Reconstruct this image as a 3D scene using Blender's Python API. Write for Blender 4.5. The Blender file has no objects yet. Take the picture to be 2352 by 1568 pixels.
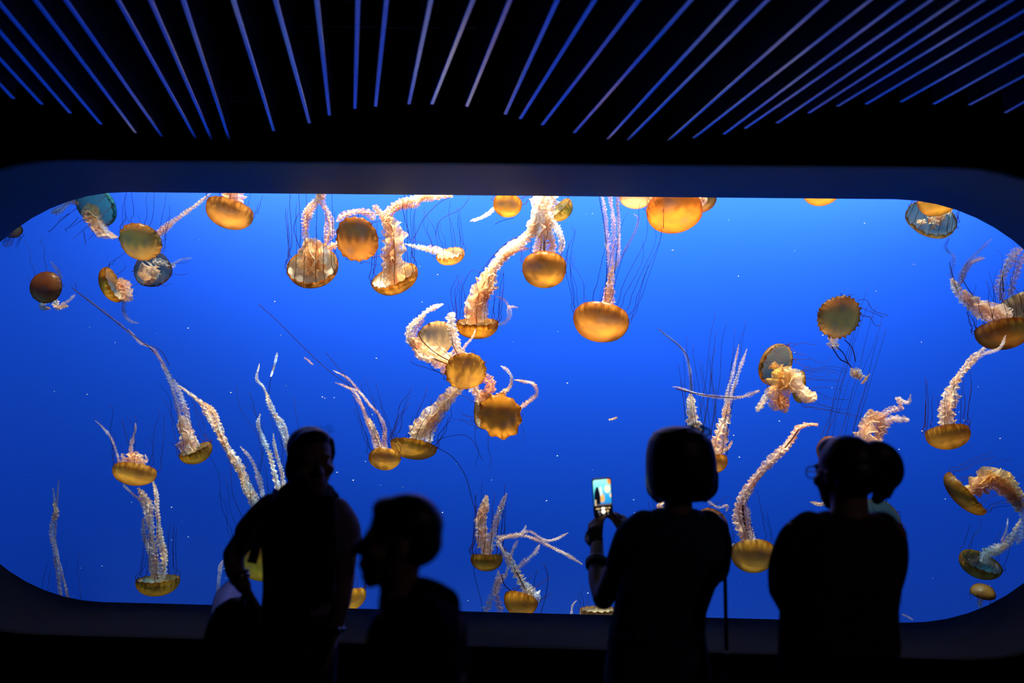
import bpy, bmesh, math, random
from mathutils import Vector, Matrix, noise

# ------------------------------------------------------------------ camera, world, light, exposure
sc = bpy.context.scene
C = sc.collection
FW, FH, F = 2352.0, 1568.0, 1829.0
CAM = Vector((0.0, 0.0, 1.62))
PITCH, YAW, ROLL = math.atan((930 - 784) / F), math.radians(1.8), math.radians(1.0)
fwd = Vector((-math.sin(YAW) * math.cos(PITCH), math.cos(YAW) * math.cos(PITCH), math.sin(PITCH)))
rgt = Vector((math.cos(YAW), math.sin(YAW), 0))
upv = rgt.cross(fwd)
R_ = rgt * math.cos(ROLL) + upv * math.sin(ROLL)
U_ = upv * math.cos(ROLL) - rgt * math.sin(ROLL)
cd = bpy.data.cameras.new('camera')
cam = bpy.data.objects.new('camera', cd)
C.objects.link(cam)
cam.matrix_world = Matrix(((R_.x, U_.x, -fwd.x, CAM.x), (R_.y, U_.y, -fwd.y, CAM.y), (R_.z, U_.z, -fwd.z, CAM.z), (0, 0, 0, 1)))
cd.sensor_width = 36
cd.lens = 36 * F / FW
cd.clip_start = 0.05
cd.dof.use_dof = True
cd.dof.focus_distance = 5.9
cd.dof.aperture_fstop = 1.4
sc.camera = cam

w = bpy.data.worlds.new('world')
sc.world = w
w.use_nodes = True
w.node_tree.nodes['Background'].inputs[0].default_value = (0.02, 0.04, 0.12, 1)
w.node_tree.nodes['Background'].inputs[1].default_value = 0.0
sc.view_settings.view_transform = 'Standard'
sc.view_settings.look = 'None'
sc.view_settings.gamma = 1
sc.view_settings.exposure = 0.0
sc.view_settings.use_curve_mapping = False
cy = sc.cycles
cy.use_denoising = True
cy.use_adaptive_sampling = True
cy.adaptive_threshold = 0.03
cy.max_bounces = 7
cy.diffuse_bounces = 3
cy.glossy_bounces = 3
cy.transmission_bounces = 4
cy.transparent_max_bounces = 28
cy.sample_clamp_indirect = 6
cy.caustics_reflective = False
cy.caustics_refractive = False


def area(name, loc, target, sx, sy, power, col):
    l = bpy.data.lights.new(name, 'AREA')
    l.shape = 'RECTANGLE'
    l.size, l.size_y, l.energy, l.color = sx, sy, power, col
    o = bpy.data.objects.new(name, l)
    C.objects.link(o)
    o.location = loc
    o.rotation_euler = (Vector(target) - Vector(loc)).to_track_quat('-Z', 'Y').to_euler()
    return o


# the tank's own lamps, hung over the water above the window's upper edge
area('tank_wash_lamp', (0.4, 8.35, 4.85), (0.4, 9.25, 3.0), 9.5, 0.2, 350, (1.0, 0.66, 0.62))
area('tank_back_lamp', (0.4, 7.2, 5.3), (0.4, 9.2, 2.3), 8.5, 0.5, 640, (0.01, 0.66, 0.98))


def spot(x, y, z, tx, ty, power, ang):
    l = bpy.data.lights.new('tank_spot_lamp', 'SPOT')
    l.energy, l.color, l.spot_size, l.spot_blend, l.shadow_soft_size = power, (1.0, 0.66, 0.38), math.radians(ang), 0.6, 0.15
    o = bpy.data.objects.new('tank_spot_lamp', l)
    C.objects.link(o)
    o.location = (x, y, z)
    o.rotation_euler = (Vector((tx, ty, 0)) - Vector((x, y, z))).to_track_quat('-Z', 'Y').to_euler()


for (x, pw) in ((-3.2, 1500), (-1.3, 3200), (0.3, 3900), (1.7, 2800), (3.4, 1100)):
    spot(x, 5.75, 6.0, x, 6.1, pw, 56)


# ------------------------------------------------------------------ projection helpers
def ray(px, py):
    return fwd + R_ * ((px - FW / 2) / F) + U_ * ((FH / 2 - py) / F)


def P(px, py, Y):
    d = ray(px, py)
    return CAM + d * ((Y - CAM.y) / d.y)


def PZ(px, py, z):
    d = ray(px, py)
    return CAM + d * ((z - CAM.z) / d.z)


def M(px, Y):
    return px * Y / F


# ------------------------------------------------------------------ materials
def mat(name):
    m = bpy.data.materials.new(name)
    m.use_nodes = True
    nt = m.node_tree
    nt.nodes.clear()
    out = nt.nodes.new('ShaderNodeOutputMaterial')
    return m, nt, out


class NT:
    def __init__(s, nt):
        s.nt = nt

    def n(s, t, **kw):
        nd = s.nt.nodes.new('ShaderNode' + t)
        for k, v in kw.items():
            setattr(nd, k, v)
        return nd

    def l(s, a, b):
        s.nt.links.new(a, b)

    def math(s, op, a, b=None, clamp=False):
        nd = s.n('Math', operation=op, use_clamp=clamp)
        for i, x in enumerate((a, b)):
            if x is None:
                continue
            if isinstance(x, (int, float)):
                nd.inputs[i].default_value = x
            else:
                s.l(x, nd.inputs[i])
        return nd.outputs[0]

    def mix(s, f, a, b, blend='MIX'):
        nd = s.n('MixRGB', blend_type=blend)
        for i, x in enumerate((f, a, b)):
            if isinstance(x, (int, float)):
                nd.inputs[i].default_value = x
            elif isinstance(x, tuple):
                nd.inputs[i].default_value = x if len(x) == 4 else (*x, 1)
            else:
                s.l(x, nd.inputs[i])
        return nd.outputs[0]

    def ramp(s, x, stops):
        nd = s.n('ValToRGB')
        cr = nd.color_ramp
        while len(cr.elements) < len(stops):
            cr.elements.new(0.5)
        for e, (p, c) in zip(cr.elements, stops):
            e.position = p
            e.color = c if len(c) == 4 else (*c, 1)
        s.l(x, nd.inputs[0])
        return nd.outputs[0]

    def shmix(s, f, a, b):
        nd = s.n('MixShader')
        if isinstance(f, (int, float)):
            nd.inputs[0].default_value = f
        else:
            s.l(f, nd.inputs[0])
        s.l(a, nd.inputs[1])
        s.l(b, nd.inputs[2])
        return nd.outputs[0]


def simple(name, col, rough=0.6, metal=0.0, spec=0.3, noise_amt=0.25, noise_scale=12.0, bump=0.0):
    m, nt, out = mat(name)
    g = NT(nt)
    b = g.n('BsdfPrincipled')
    tc = g.n('TexCoord')
    nz = g.n('TexNoise')
    nz.inputs['Scale'].default_value = noise_scale
    nz.inputs['Detail'].default_value = 4
    g.l(tc.outputs['Object'], nz.inputs['Vector'])
    lo = tuple(c * (1 - noise_amt) for c in col)
    hi = tuple(min(1, c * (1 + noise_amt)) for c in col)
    g.l(g.mix(nz.outputs[0], lo, hi), b.inputs['Base Color'])
    b.inputs['Roughness'].default_value = rough
    b.inputs['Metallic'].default_value = metal
    b.inputs['Specular IOR Level'].default_value = spec
    if bump:
        bp = g.n('Bump')
        bp.inputs['Strength'].default_value = bump
        g.l(nz.outputs[0], bp.inputs['Height'])
        g.l(bp.outputs[0], b.inputs['Normal'])
    g.l(b.outputs[0], out.inputs[0])
    return m


def make_bell_mat(name, inner=False):
    m, nt, out = mat(name)
    g = NT(nt)
    oi = g.n('ObjectInfo')
    uv = g.n('UVMap')
    sep = g.n('SeparateXYZ')
    g.l(uv.outputs[0], sep.inputs[0])
    u, v = sep.outputs[0], sep.outputs[1]
    tc = g.n('TexCoord')
    nz = g.n('TexNoise')
    nz.inputs['Scale'].default_value = 7.5
    nz.inputs['Detail'].default_value = 1.5
    g.l(tc.outputs['Object'], nz.inputs['Vector'])
    # radial ribs: the muscle streaks that darken towards the margin
    nu = g.n('TexNoise', noise_dimensions='2D')
    nu.inputs['Scale'].default_value = 1.0
    nu.inputs['Detail'].default_value = 2
    cmb = g.n('CombineXYZ')
    g.l(g.math('MULTIPLY', u, 46.0), cmb.inputs[0])
    g.l(g.math('MULTIPLY', v, 1.6), cmb.inputs[1])
    g.l(cmb.outputs[0], nu.inputs['Vector'])
    rib = g.ramp(nu.outputs[0], [(0.40, (0, 0, 0)), (0.62, (1, 1, 1))])
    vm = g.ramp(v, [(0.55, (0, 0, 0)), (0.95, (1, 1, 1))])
    base = oi.outputs['Color']
    patch = g.ramp(nz.outputs[0], [(0.34, (0.68, 0.66, 0.80)), (0.48, (0.92, 0.90, 0.88)), (0.64, (1.15, 1.18, 1.05))])
    col = g.mix(1.0, base, patch, 'MULTIPLY')
    alpha_in = oi.outputs['Alpha']
    if inner:
        col = g.mix(g.math('MULTIPLY', g.math('SUBTRACT', 1.0, rib), 0.5), base, g.mix(0.5, base, (0.40, 0.46, 0.80)))
        rim = g.ramp(v, [(0.86, (0, 0, 0)), (0.98, (1, 1, 1))])
        col = g.mix(rim, col, (0.50, 0.20, 0.03))
        al = alpha_in
        tint = (0.96, 0.93, 0.9)
    else:
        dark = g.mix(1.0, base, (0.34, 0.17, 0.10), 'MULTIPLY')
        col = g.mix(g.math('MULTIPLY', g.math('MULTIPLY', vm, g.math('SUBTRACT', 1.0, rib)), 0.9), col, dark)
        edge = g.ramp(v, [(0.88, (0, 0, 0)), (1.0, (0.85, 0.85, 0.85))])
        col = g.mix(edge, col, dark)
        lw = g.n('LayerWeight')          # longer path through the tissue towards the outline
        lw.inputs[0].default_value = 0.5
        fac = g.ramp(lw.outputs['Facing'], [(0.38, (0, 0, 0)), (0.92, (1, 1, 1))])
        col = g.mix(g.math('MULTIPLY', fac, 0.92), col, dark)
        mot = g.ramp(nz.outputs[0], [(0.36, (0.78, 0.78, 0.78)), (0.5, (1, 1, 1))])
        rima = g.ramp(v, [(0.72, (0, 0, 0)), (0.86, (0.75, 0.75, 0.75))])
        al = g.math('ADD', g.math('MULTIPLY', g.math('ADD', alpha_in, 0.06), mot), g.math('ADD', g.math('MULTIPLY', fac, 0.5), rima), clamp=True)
        tint = (0.85, 0.5, 0.16)
    tr = g.n('BsdfTranslucent')
    df = g.n('BsdfDiffuse')
    g.l(col, tr.inputs[0])
    g.l(col, df.inputs[0])
    tis = g.shmix(0.68 if inner else 0.40, tr.outputs[0], df.outputs[0])
    gl = g.n('BsdfGlossy')
    gl.inputs['Roughness'].default_value = 0.3
    tis = g.shmix(0.012, tis, gl.outputs[0])
    tp = g.n('BsdfTransparent')
    tp.inputs[0].default_value = (*tint, 1)
    g.l(g.shmix(al, tp.outputs[0], tis), out.inputs[0])
    return m


def make_arm_mat(name):
    m, nt, out = mat(name)
    g = NT(nt)
    oi = g.n('ObjectInfo')
    uv = g.n('UVMap')
    sep = g.n('SeparateXYZ')
    g.l(uv.outputs[0], sep.inputs[0])
    v = g.math('ABSOLUTE', sep.outputs[1])
    tc = g.n('TexCoord')
    nz = g.n('TexNoise')
    nz.inputs['Scale'].default_value = 55.0
    nz.inputs['Detail'].default_value = 3
    g.l(tc.outputs['Object'], nz.inputs['Vector'])
    big = g.n('TexNoise')
    big.inputs['Scale'].default_value = 9.0
    g.l(tc.outputs['Object'], big.inputs['Vector'])
    base = oi.outputs['Color']
    rose = g.mix(1.0, base, (0.96, 0.74, 0.58), 'MULTIPLY')
    col = g.mix(g.ramp(big.outputs[0], [(0.4, (0, 0, 0)), (0.62, (1, 1, 1))]), rose, base)
    mid = g.ramp(v, [(0.0, (1, 1, 1)), (0.07, (0, 0, 0))])
    col = g.mix(g.math('MULTIPLY', mid, 0.7), col, (0.40, 0.10, 0.05))
    tr = g.n('BsdfTranslucent')
    df = g.n('BsdfDiffuse')
    g.l(col, tr.inputs[0])
    g.l(col, df.inputs[0])
    tis = g.shmix(0.50, tr.outputs[0], df.outputs[0])
    tp = g.n('BsdfTransparent')
    tp.inputs[0].default_value = (0.97, 0.94, 0.92, 1)
    lace = g.ramp(nz.outputs[0], [(0.34, (0.40, 0.40, 0.40)), (0.52, (1, 1, 1))])
    al = g.math('MULTIPLY', lace, oi.outputs['Alpha'])
    g.l(g.shmix(al, tp.outputs[0], tis), out.inputs[0])
    return m


def make_tent_mat(name):
    m, nt, out = mat(name)
    g = NT(nt)
    oi = g.n('ObjectInfo')
    df = g.n('BsdfDiffuse')
    g.l(oi.outputs['Color'], df.inputs[0])
    tp = g.n('BsdfTransparent')
    g.l(g.shmix(oi.outputs['Alpha'], tp.outputs[0], df.outputs[0]), out.inputs[0])
    return m


BELL, UNDER, ARM, TENT = make_bell_mat('bell_tissue'), make_bell_mat('subumbrella_tissue', True), make_arm_mat('arm_frill'), make_tent_mat('tentacle_thread')
BACK = simple('tank_blue_paint', (0.050, 0.112, 0.50), 0.9, 0, 0.0, 0.04, 0.6)
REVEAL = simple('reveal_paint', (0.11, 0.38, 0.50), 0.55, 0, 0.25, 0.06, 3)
SILLM = simple('sill_shade_tone', (0.080, 0.075, 0.062), 0.8, 0, 0.0, 0.08, 4)  # darker tone stands in for weaker light on the lower reveal
WALLM = simple('dark_wall_paint', (0.010, 0.010, 0.013), 0.8, 0, 0.1, 0.2, 5)
FLOORM = simple('dark_carpet', (0.012, 0.012, 0.014), 0.95, 0, 0.0, 0.4, 200, 0.3)
CEILM = simple('black_ceiling', (0.008, 0.008, 0.009), 0.9, 0, 0.1)
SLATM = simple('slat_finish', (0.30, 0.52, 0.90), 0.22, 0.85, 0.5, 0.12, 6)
PIPEM = simple('dark_conduit', (0.03, 0.03, 0.035), 0.5, 0.3)
VENTM = simple('vent_enamel', (0.6, 0.6, 0.6), 0.5)
DARKIN = simple('tank_hood', (0.05, 0.07, 0.12), 0.9)


def glass_mat():
    m, nt, out = mat('acrylic_pane')
    g = NT(nt)
    fr = g.n('Fresnel')
    fr.inputs[0].default_value = 1.25
    tp = g.n('BsdfTransparent')
    tp.inputs[0].default_value = (0.985, 0.99, 1.0, 1)
    gl = g.n('BsdfGlossy')
    gl.inputs['Roughness'].default_value = 0.0
    g.l(g.shmix(fr.outputs[0], tp.outputs[0], gl.outputs[0]), out.inputs[0])
    return m


def water_mat():
    m, nt, out = mat('tank_water')
    g = NT(nt)
    va = g.n('VolumeAbsorption')
    va.inputs['Color'].default_value = (0.25, 0.78, 1.0, 1)
    va.inputs['Density'].default_value = 0.16
    g.l(va.outputs[0], out.inputs['Volume'])
    return m


# ------------------------------------------------------------------ object helpers
def link(name, me, m=None, parent=None, smooth=False):
    o = bpy.data.objects.new(name, me)
    C.objects.link(o)
    if m is not None:
        me.materials.clear()
        me.materials.append(m)
    if smooth:
        me.polygons.foreach_set('use_smooth', [True] * len(me.polygons))
    if parent is not None:
        o.parent = parent
    return o


def mesh(name, vs, fs):
    me = bpy.data.meshes.new(name)
    me.from_pydata([tuple(v) for v in vs], [], fs)
    me.update()
    return me


def tag(o, label=None, cat=None, group=None, kind=None):
    if label:
        o['label'] = label
    if cat:
        o['category'] = cat
    if group:
        o['group'] = group
    if kind:
        o['kind'] = kind
    return o


def empty(name, loc, label, cat, group=None):
    o = bpy.data.objects.new(name, None)
    C.objects.link(o)
    o.location = loc
    o.empty_display_size = 0.05
    tag(o, label, cat, group)
    return o


def box_data(c, s):
    x, y, z = c
    a, b, d = s[0] / 2, s[1] / 2, s[2] / 2
    vs = [(x + i * a, y + j * b, z + k * d) for i in (-1, 1) for j in (-1, 1) for k in (-1, 1)]
    fs = [(0, 1, 3, 2), (4, 6, 7, 5), (0, 4, 5, 1), (2, 3, 7, 6), (0, 2, 6, 4), (1, 5, 7, 3)]
    return vs, fs


def box(name, c, s, m, parent=None, kind=None, bevel=0.0):
    vs, fs = box_data(c, s)
    me = mesh(name, vs, fs)
    if bevel:
        bm = bmesh.new()
        bm.from_mesh(me)
        bmesh.ops.bevel(bm, geom=bm.edges[:], offset=bevel, segments=2, affect='EDGES')
        bm.to_mesh(me)
        bm.free()
    o = link(name, me, m, parent)
    if kind:
        o['kind'] = kind
    return o


def catmull(pts, spacing):
    """resample a polyline as a smooth curve with even spacing"""
    if len(pts) == 2:
        pts = [pts[0], (pts[0] + pts[1]) / 2, pts[1]]
    p = [pts[0] * 2 - pts[1]] + list(pts) + [pts[-1] * 2 - pts[-2]]
    dense = []
    for i in range(1, len(p) - 2):
        for k in range(24):
            t = k / 24
            a, b, c, d = p[i - 1], p[i], p[i + 1], p[i + 2]
            dense.append(0.5 * ((2 * b) + (c - a) * t + (2 * a - 5 * b + 4 * c - d) * t * t + (3 * b - a - 3 * c + d) * t ** 3))
    dense.append(p[-2].copy())
    out, acc = [dense[0]], 0.0
    for a, b in zip(dense, dense[1:]):
        acc += (b - a).length
        if acc >= spacing:
            out.append(b)
            acc = 0.0
    if len(out) < 3:
        out = [dense[0], dense[len(dense) // 2], dense[-1]]
    return out


def frames(pts):
    """parallel-transported frames along a list of points"""
    T = []
    for i in range(len(pts)):
        t = pts[min(i + 1, len(pts) - 1)] - pts[max(i - 1, 0)]
        T.append(t.normalized() if t.length > 1e-9 else Vector((0, 0, 1)))
    n = Vector((0, 1, 0)) - T[0] * T[0].y
    if n.length < 1e-3:
        n = Vector((1, 0, 0)) - T[0] * T[0].x
    n.normalize()
    out = []
    for t in T:
        n = n - t * n.dot(t)
        if n.length < 1e-5:
            n = t.orthogonal()
        n.normalize()
        out.append((t, n.copy(), t.cross(n)))
    return out


def tube_data(pts, rads, sides=4):
    fr = frames(pts)
    vs, fs = [], []
    for i, p in enumerate(pts):
        r = rads[i] if isinstance(rads, (list, tuple)) else rads
        for k in range(sides):
            a = 2 * math.pi * k / sides
            vs.append(p + fr[i][1] * (math.cos(a) * r) + fr[i][2] * (math.sin(a) * r))
    for i in range(len(pts) - 1):
        for k in range(sides):
            k2 = (k + 1) % sides
            fs.append((i * sides + k, i * sides + k2, (i + 1) * sides + k2, (i + 1) * sides + k))
    fs.append(tuple(range(sides))[::-1])
    fs.append(tuple((len(pts) - 1) * sides + k for k in range(sides)))
    return vs, fs


# ------------------------------------------------------------------ the room and the window
DW, DG = 4.40, 5.05             # front of the wall, front of the pane


def rrect(x0, x1, z0, z1, r, n=14):
    pts = []
    for cx, cz, a0 in ((x1 - r, z1 - r, 0), (x0 + r, z1 - r, 90), (x0 + r, z0 + r, 180), (x1 - r, z0 + r, 270)):
        for k in range(n + 1):
            a = math.radians(a0 + 90 * k / n)
            pts.append((cx + r * math.cos(a), cz + r * math.sin(a)))
    return pts


XL, XR = P(-150, 900, DG).x, P(2510, 900, DG).x
ZT = (P(330, 439, DG).z + P(2000, 454, DG).z) / 2
ZB = (P(400, 1388, DG).z + P(1900, 1429, DG).z) / 2
ZT2 = P(1176, 374, DW).z
ZB2 = P(1176, 1487, DW).z
RAD = 1.17
inner = rrect(XL, XR, ZT * 0 + ZB, ZT, RAD)
outer = rrect(XL - 0.06, XR + 0.06, ZB2, ZT2, RAD + 0.03)
print('window', XL, XR, ZB, ZT, ZB2, ZT2)
n = len(inner)
ROOM = 6.4
# wall_front: a rectangular sheet with the rounded opening, 0.05 m lip then the reveal
corn = [(ROOM, 4.2), (-ROOM, 4.2), (-ROOM, 0), (ROOM, 0)]
vs = [(x, DW, z) for x, z in outer] + [(x, DW, z) for x, z in corn]
fs = []
q = n // 4
for s in range(4):
    for k in range(q - 1):
        fs.append((n + s, s * q + k, s * q + k + 1))
    fs.append((n + s, s * q + q - 1, ((s + 1) * q) % n, n + (s + 1) % 4))
wf = link('wall_front', mesh('wall_front', vs, fs), WALLM)
tag(wf, kind='structure')
# reveal: rounded edge then the splay to the pane
ringsY = [(DW, 0.0, outer), (DW + 0.012, 0.25, None), (DW + 0.04, 0.35, None), (DG + 0.03, 1.0, inner)]
vs, fs = [], []
bulge = [0.0, -0.012, -0.016, 0]
for ri, (y, t, ring) in enumerate(ringsY):
    for k in range(n):
        ox, oz = outer[k]
        ix, iz = inner[k]
        tt = (y - DW) / (DG + 0.03 - DW)
        x, z = ox + (ix - ox) * tt, oz + (iz - oz) * tt
        cx, cz = (XL + XR) / 2, (ZT + ZB) / 2
        d = Vector((x - cx, 0, z - cz)).normalized() * bulge[ri]
        vs.append((x + d.x, y, z + d.z))
for ri in range(len(ringsY) - 1):
    for k in range(n):
        k2 = (k + 1) % n
        fs.append((ri * n + k, ri * n + k2, (ri + 1) * n + k2, (ri + 1) * n + k))
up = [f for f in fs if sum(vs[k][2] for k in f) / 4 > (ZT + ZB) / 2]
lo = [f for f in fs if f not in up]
for nm, fl, m in (('trim_1', up, REVEAL), ('trim_2', lo, SILLM)):     # upper half of the reveal, and its lower half with shade in the colour
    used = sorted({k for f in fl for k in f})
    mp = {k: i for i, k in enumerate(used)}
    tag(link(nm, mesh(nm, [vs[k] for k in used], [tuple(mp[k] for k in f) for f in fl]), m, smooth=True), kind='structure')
# acrylic pane, a slab set in the reveal
win = tag(bpy.data.objects.new('window_1', None), kind='structure')
C.objects.link(win)
win.location = ((XL + XR) / 2, DG, ZB)
wl = Vector(win.location)
pring = rrect(XL - 0.05, XR + 0.05, ZB - 0.05, ZT + 0.05, RAD + 0.05)
vs = [Vector((x, y, z)) - wl for y in (DG, DG + 0.10) for x, z in pring]
fs = [tuple(range(n)), tuple(range(2 * n - 1, n - 1, -1))] + [(k, n + k, n + (k + 1) % n, (k + 1) % n) for k in range(n)]
pane = link('glass_pane', mesh('glass_pane', vs, fs), glass_mat(), win)

box('floor', (0, 0.7, -0.05), (2 * ROOM, 7.4, 0.1), FLOORM, kind='structure')
ceil = box('ceiling', (0, 0.7, 4.25), (2 * ROOM, 7.4, 0.1), CEILM, kind='structure')
box('wall_left', (-ROOM - 0.05, 0.7, 2.1), (0.1, 7.4, 4.2), WALLM, kind='structure')
box('wall_right', (ROOM + 0.05, 0.7, 2.1), (0.1, 7.4, 4.2), WALLM, kind='structure')
box('wall_back', (0, -3.05, 2.1), (2 * ROOM, 0.1, 4.2), WALLM, kind='structure')

# ------------------------------------------------------------------ the tank
TX, TZ0, TZ1 = 6.6, -1.7, 6.9
# curved blue backdrop (half a superellipse in plan)
vs, fs = [], []
NB = 48
for k in range(NB + 1):
    a = math.pi * k / NB
    cx, sx = math.cos(a), math.sin(a)
    x = TX * math.copysign(abs(cx) ** 0.7, cx)
    y = DG + 0.14 + 4.1 * abs(sx) ** 0.7
    vs += [(x, y, TZ0), (x, y, 5.3), (x, y, TZ1)]
for k in range(NB):
    a = 3 * k
    fs.append((a, a + 3, a + 4, a + 1))
    fs.append((a + 1, a + 4, a + 5, a + 2))
bd = link('wall_tank_back', mesh('wall_tank_back', vs, fs), BACK, smooth=True)
tag(bd, kind='structure')
box('floor_tank', (0, 7.2, TZ0 - 0.05), (2 * TX + .2, 4.4, 0.1), DARKIN, kind='structure')
box('ceiling_tank', (0, 7.2, TZ1 + 0.05), (2 * TX + .2, 4.4, 0.1), DARKIN, kind='structure')
# inside face of the tank's front wall above, below and beside the pane
vs = [(x, DG + 0.102, z) for x, z in pring] + [(x, DG + 0.102, z) for x, z in ((TX, TZ1), (-TX, TZ1), (-TX, TZ0), (TX, TZ0))]
fs = []
for s in range(4):
    for k in range(q - 1):
        fs.append((n + s, s * q + k + 1, s * q + k))
    fs.append((n + s, n + (s + 1) % 4, ((s + 1) * q) % n, s * q + q - 1))
tf = link('wall_tank_front', mesh('wall_tank_front', vs, fs), DARKIN)
tag(tf, kind='structure')
vs, fs = [], []
for k in range(NB + 1):
    a = math.pi * k / NB
    cx, sx = math.cos(a), math.sin(a)
    vs += [(0.995 * TX * math.copysign(abs(cx) ** 0.7, cx), DG + 0.15 + 4.05 * abs(sx) ** 0.7, z) for z in (TZ0 + 0.01, 4.75)]
fs = [(2 * k, 2 * k + 2, 2 * k + 3, 2 * k + 1) for k in range(NB)]
fs.append((0, 1, 2 * NB + 1, 2 * NB))
fs.append(tuple(2 * k for k in range(NB, -1, -1)))
fs.append(tuple(2 * k + 1 for k in range(NB + 1)))
wt = link('water', mesh('water', vs, fs), water_mat())
tag(wt, 'clear blue tank water behind the big rounded window', 'water', kind='stuff')

# ------------------------------------------------------------------ ceiling slats, conduits, vent
ZS = 3.06
SL = [(0, 195, 35, 232), (0, 137, 100, 245), (0, 75, 165, 265), (0, 10, 235, 290), (80, 0, 315, 310), (150, 0, 375, 318), (270, 0, 452, 322),
      (345, 0, 488, 325), (420, 0, 528, 325), (535, 0, 630, 305), (632, 0, 712, 288), (727, 0, 757, 270), (822, 0, 815, 255), (888, 0, 862, 250),
      (990, 0, 938, 245), (1087, 0, 990, 245), (1172, 0, 1070, 250), (1281, 0, 1158, 268), (1367, 0, 1192, 278), (1468, 0, 1242, 292),
      (1588, 0, 1315, 310), (1691, 0, 1391, 325), (1764, 0, 1437, 327), (1900, 0, 1531, 327), (2000, 0, 1588, 322), (2075, 0, 1657, 313),
      (2140, 0, 1705, 300), (2200, 0, 1778, 288), (2260, 0, 1850, 265), (2325, 0, 1915, 250), (2352, 25, 1980, 245), (2352, 75, 2060, 240),
      (2352, 125, 2135, 245), (2352, 175, 2216, 247), (2352, 235, 2300, 265)]
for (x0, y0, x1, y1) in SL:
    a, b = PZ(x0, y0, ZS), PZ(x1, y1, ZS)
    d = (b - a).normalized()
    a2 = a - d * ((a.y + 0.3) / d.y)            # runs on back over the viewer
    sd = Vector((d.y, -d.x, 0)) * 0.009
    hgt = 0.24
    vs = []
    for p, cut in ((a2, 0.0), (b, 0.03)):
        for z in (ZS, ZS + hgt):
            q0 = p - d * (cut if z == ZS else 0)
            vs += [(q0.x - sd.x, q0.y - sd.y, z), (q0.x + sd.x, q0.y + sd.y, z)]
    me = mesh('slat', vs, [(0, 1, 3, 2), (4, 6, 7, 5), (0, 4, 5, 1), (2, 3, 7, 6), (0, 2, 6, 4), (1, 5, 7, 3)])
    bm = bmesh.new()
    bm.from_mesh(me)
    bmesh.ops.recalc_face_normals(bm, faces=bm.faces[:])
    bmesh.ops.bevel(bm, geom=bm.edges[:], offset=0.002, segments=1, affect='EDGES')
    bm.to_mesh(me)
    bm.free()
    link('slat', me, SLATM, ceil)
for (pts, r) in (([(-3.4, 3.05, 3.5), (0, 3.2, 3.5), (3.4, 3.1, 3.5)], .02), ([(-2.6, 3.7, 3.46), (0.4, 3.75, 3.46), (2.8, 3.7, 3.46)], .014),
                 ([(-1.2, 3.45, 3.47), (-0.6, 3.40, 3.41), (0.1, 3.1, 3.47)], .006)):
    vs, fs = tube_data(catmull([Vector(p) for p in pts], 0.15), r, 8)
    link('conduit', mesh('conduit', vs, fs), PIPEM, ceil, True)

vc = PZ(562, 222, 3.16)
vent = empty('ceiling_vent', vc + Vector((0, 0, 0.09)), 'small grey louvred vent box hanging between the ceiling slats', 'vent')
vent.rotation_euler = (math.radians(-62), 0, math.radians(-6))


def vbox(nm, c, s, parent, m):
    return box(nm, c, s, m, parent, bevel=0.002)


vbox('housing', (0, 0, 0.03), (0.15, 0.20, 0.12), vent, VENTM)
for sx in (-1, 1):
    vbox('frame_bar', (sx * 0.068, 0, -0.045), (0.016, 0.21, 0.03), vent, VENTM)
for sy in (-1, 1):
    vbox('frame_bar', (0, sy * 0.097, -0.045), (0.12, 0.016, 0.03), vent, VENTM)
for k in range(15):
    vbox('louvre', (0, -0.084 + k * 0.012, -0.042), (0.122, 0.004, 0.018), vent, VENTM)
inv = vent.rotation_euler.to_matrix().inverted()
vs, fs = tube_data([inv @ Vector((0, 0.03, z)) for z in (0.02, 0.5, 1.0)], 0.01, 8)
link('hanger_rod', mesh('hanger_rod', vs, fs), PIPEM, vent)


# ------------------------------------------------------------------ jellyfish
GROUP = 'sea nettles drifting in the tank'
rnd = random.Random(11)
AMB = (0.80, 0.36, 0.045, 0.80)
ORG = (0.80, 0.30, 0.035, 0.86)
GLD = (0.82, 0.50, 0.06, 0.80)
BRN = (0.46, 0.19, 0.05, 0.88)
OLV = (0.60, 0.40, 0.05, 0.82)
TEA = (0.22, 0.30, 0.20, 0.35)
PNK = (0.95, 0.55, 0.30, 0.75)
CRM = (1.0, 0.86, 0.68, 0.86)
WHT = (1.0, 0.95, 0.86, 0.92)
SAL = (1.0, 0.72, 0.50, 0.84)
LIL = (0.92, 0.76, 0.68, 0.52)
BLU = (0.25, 0.28, 0.45, 0.40)
TMAR = (0.10, 0.022, 0.02, 0.72)
TBLU = (0.05, 0.03, 0.06, 0.50)


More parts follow.
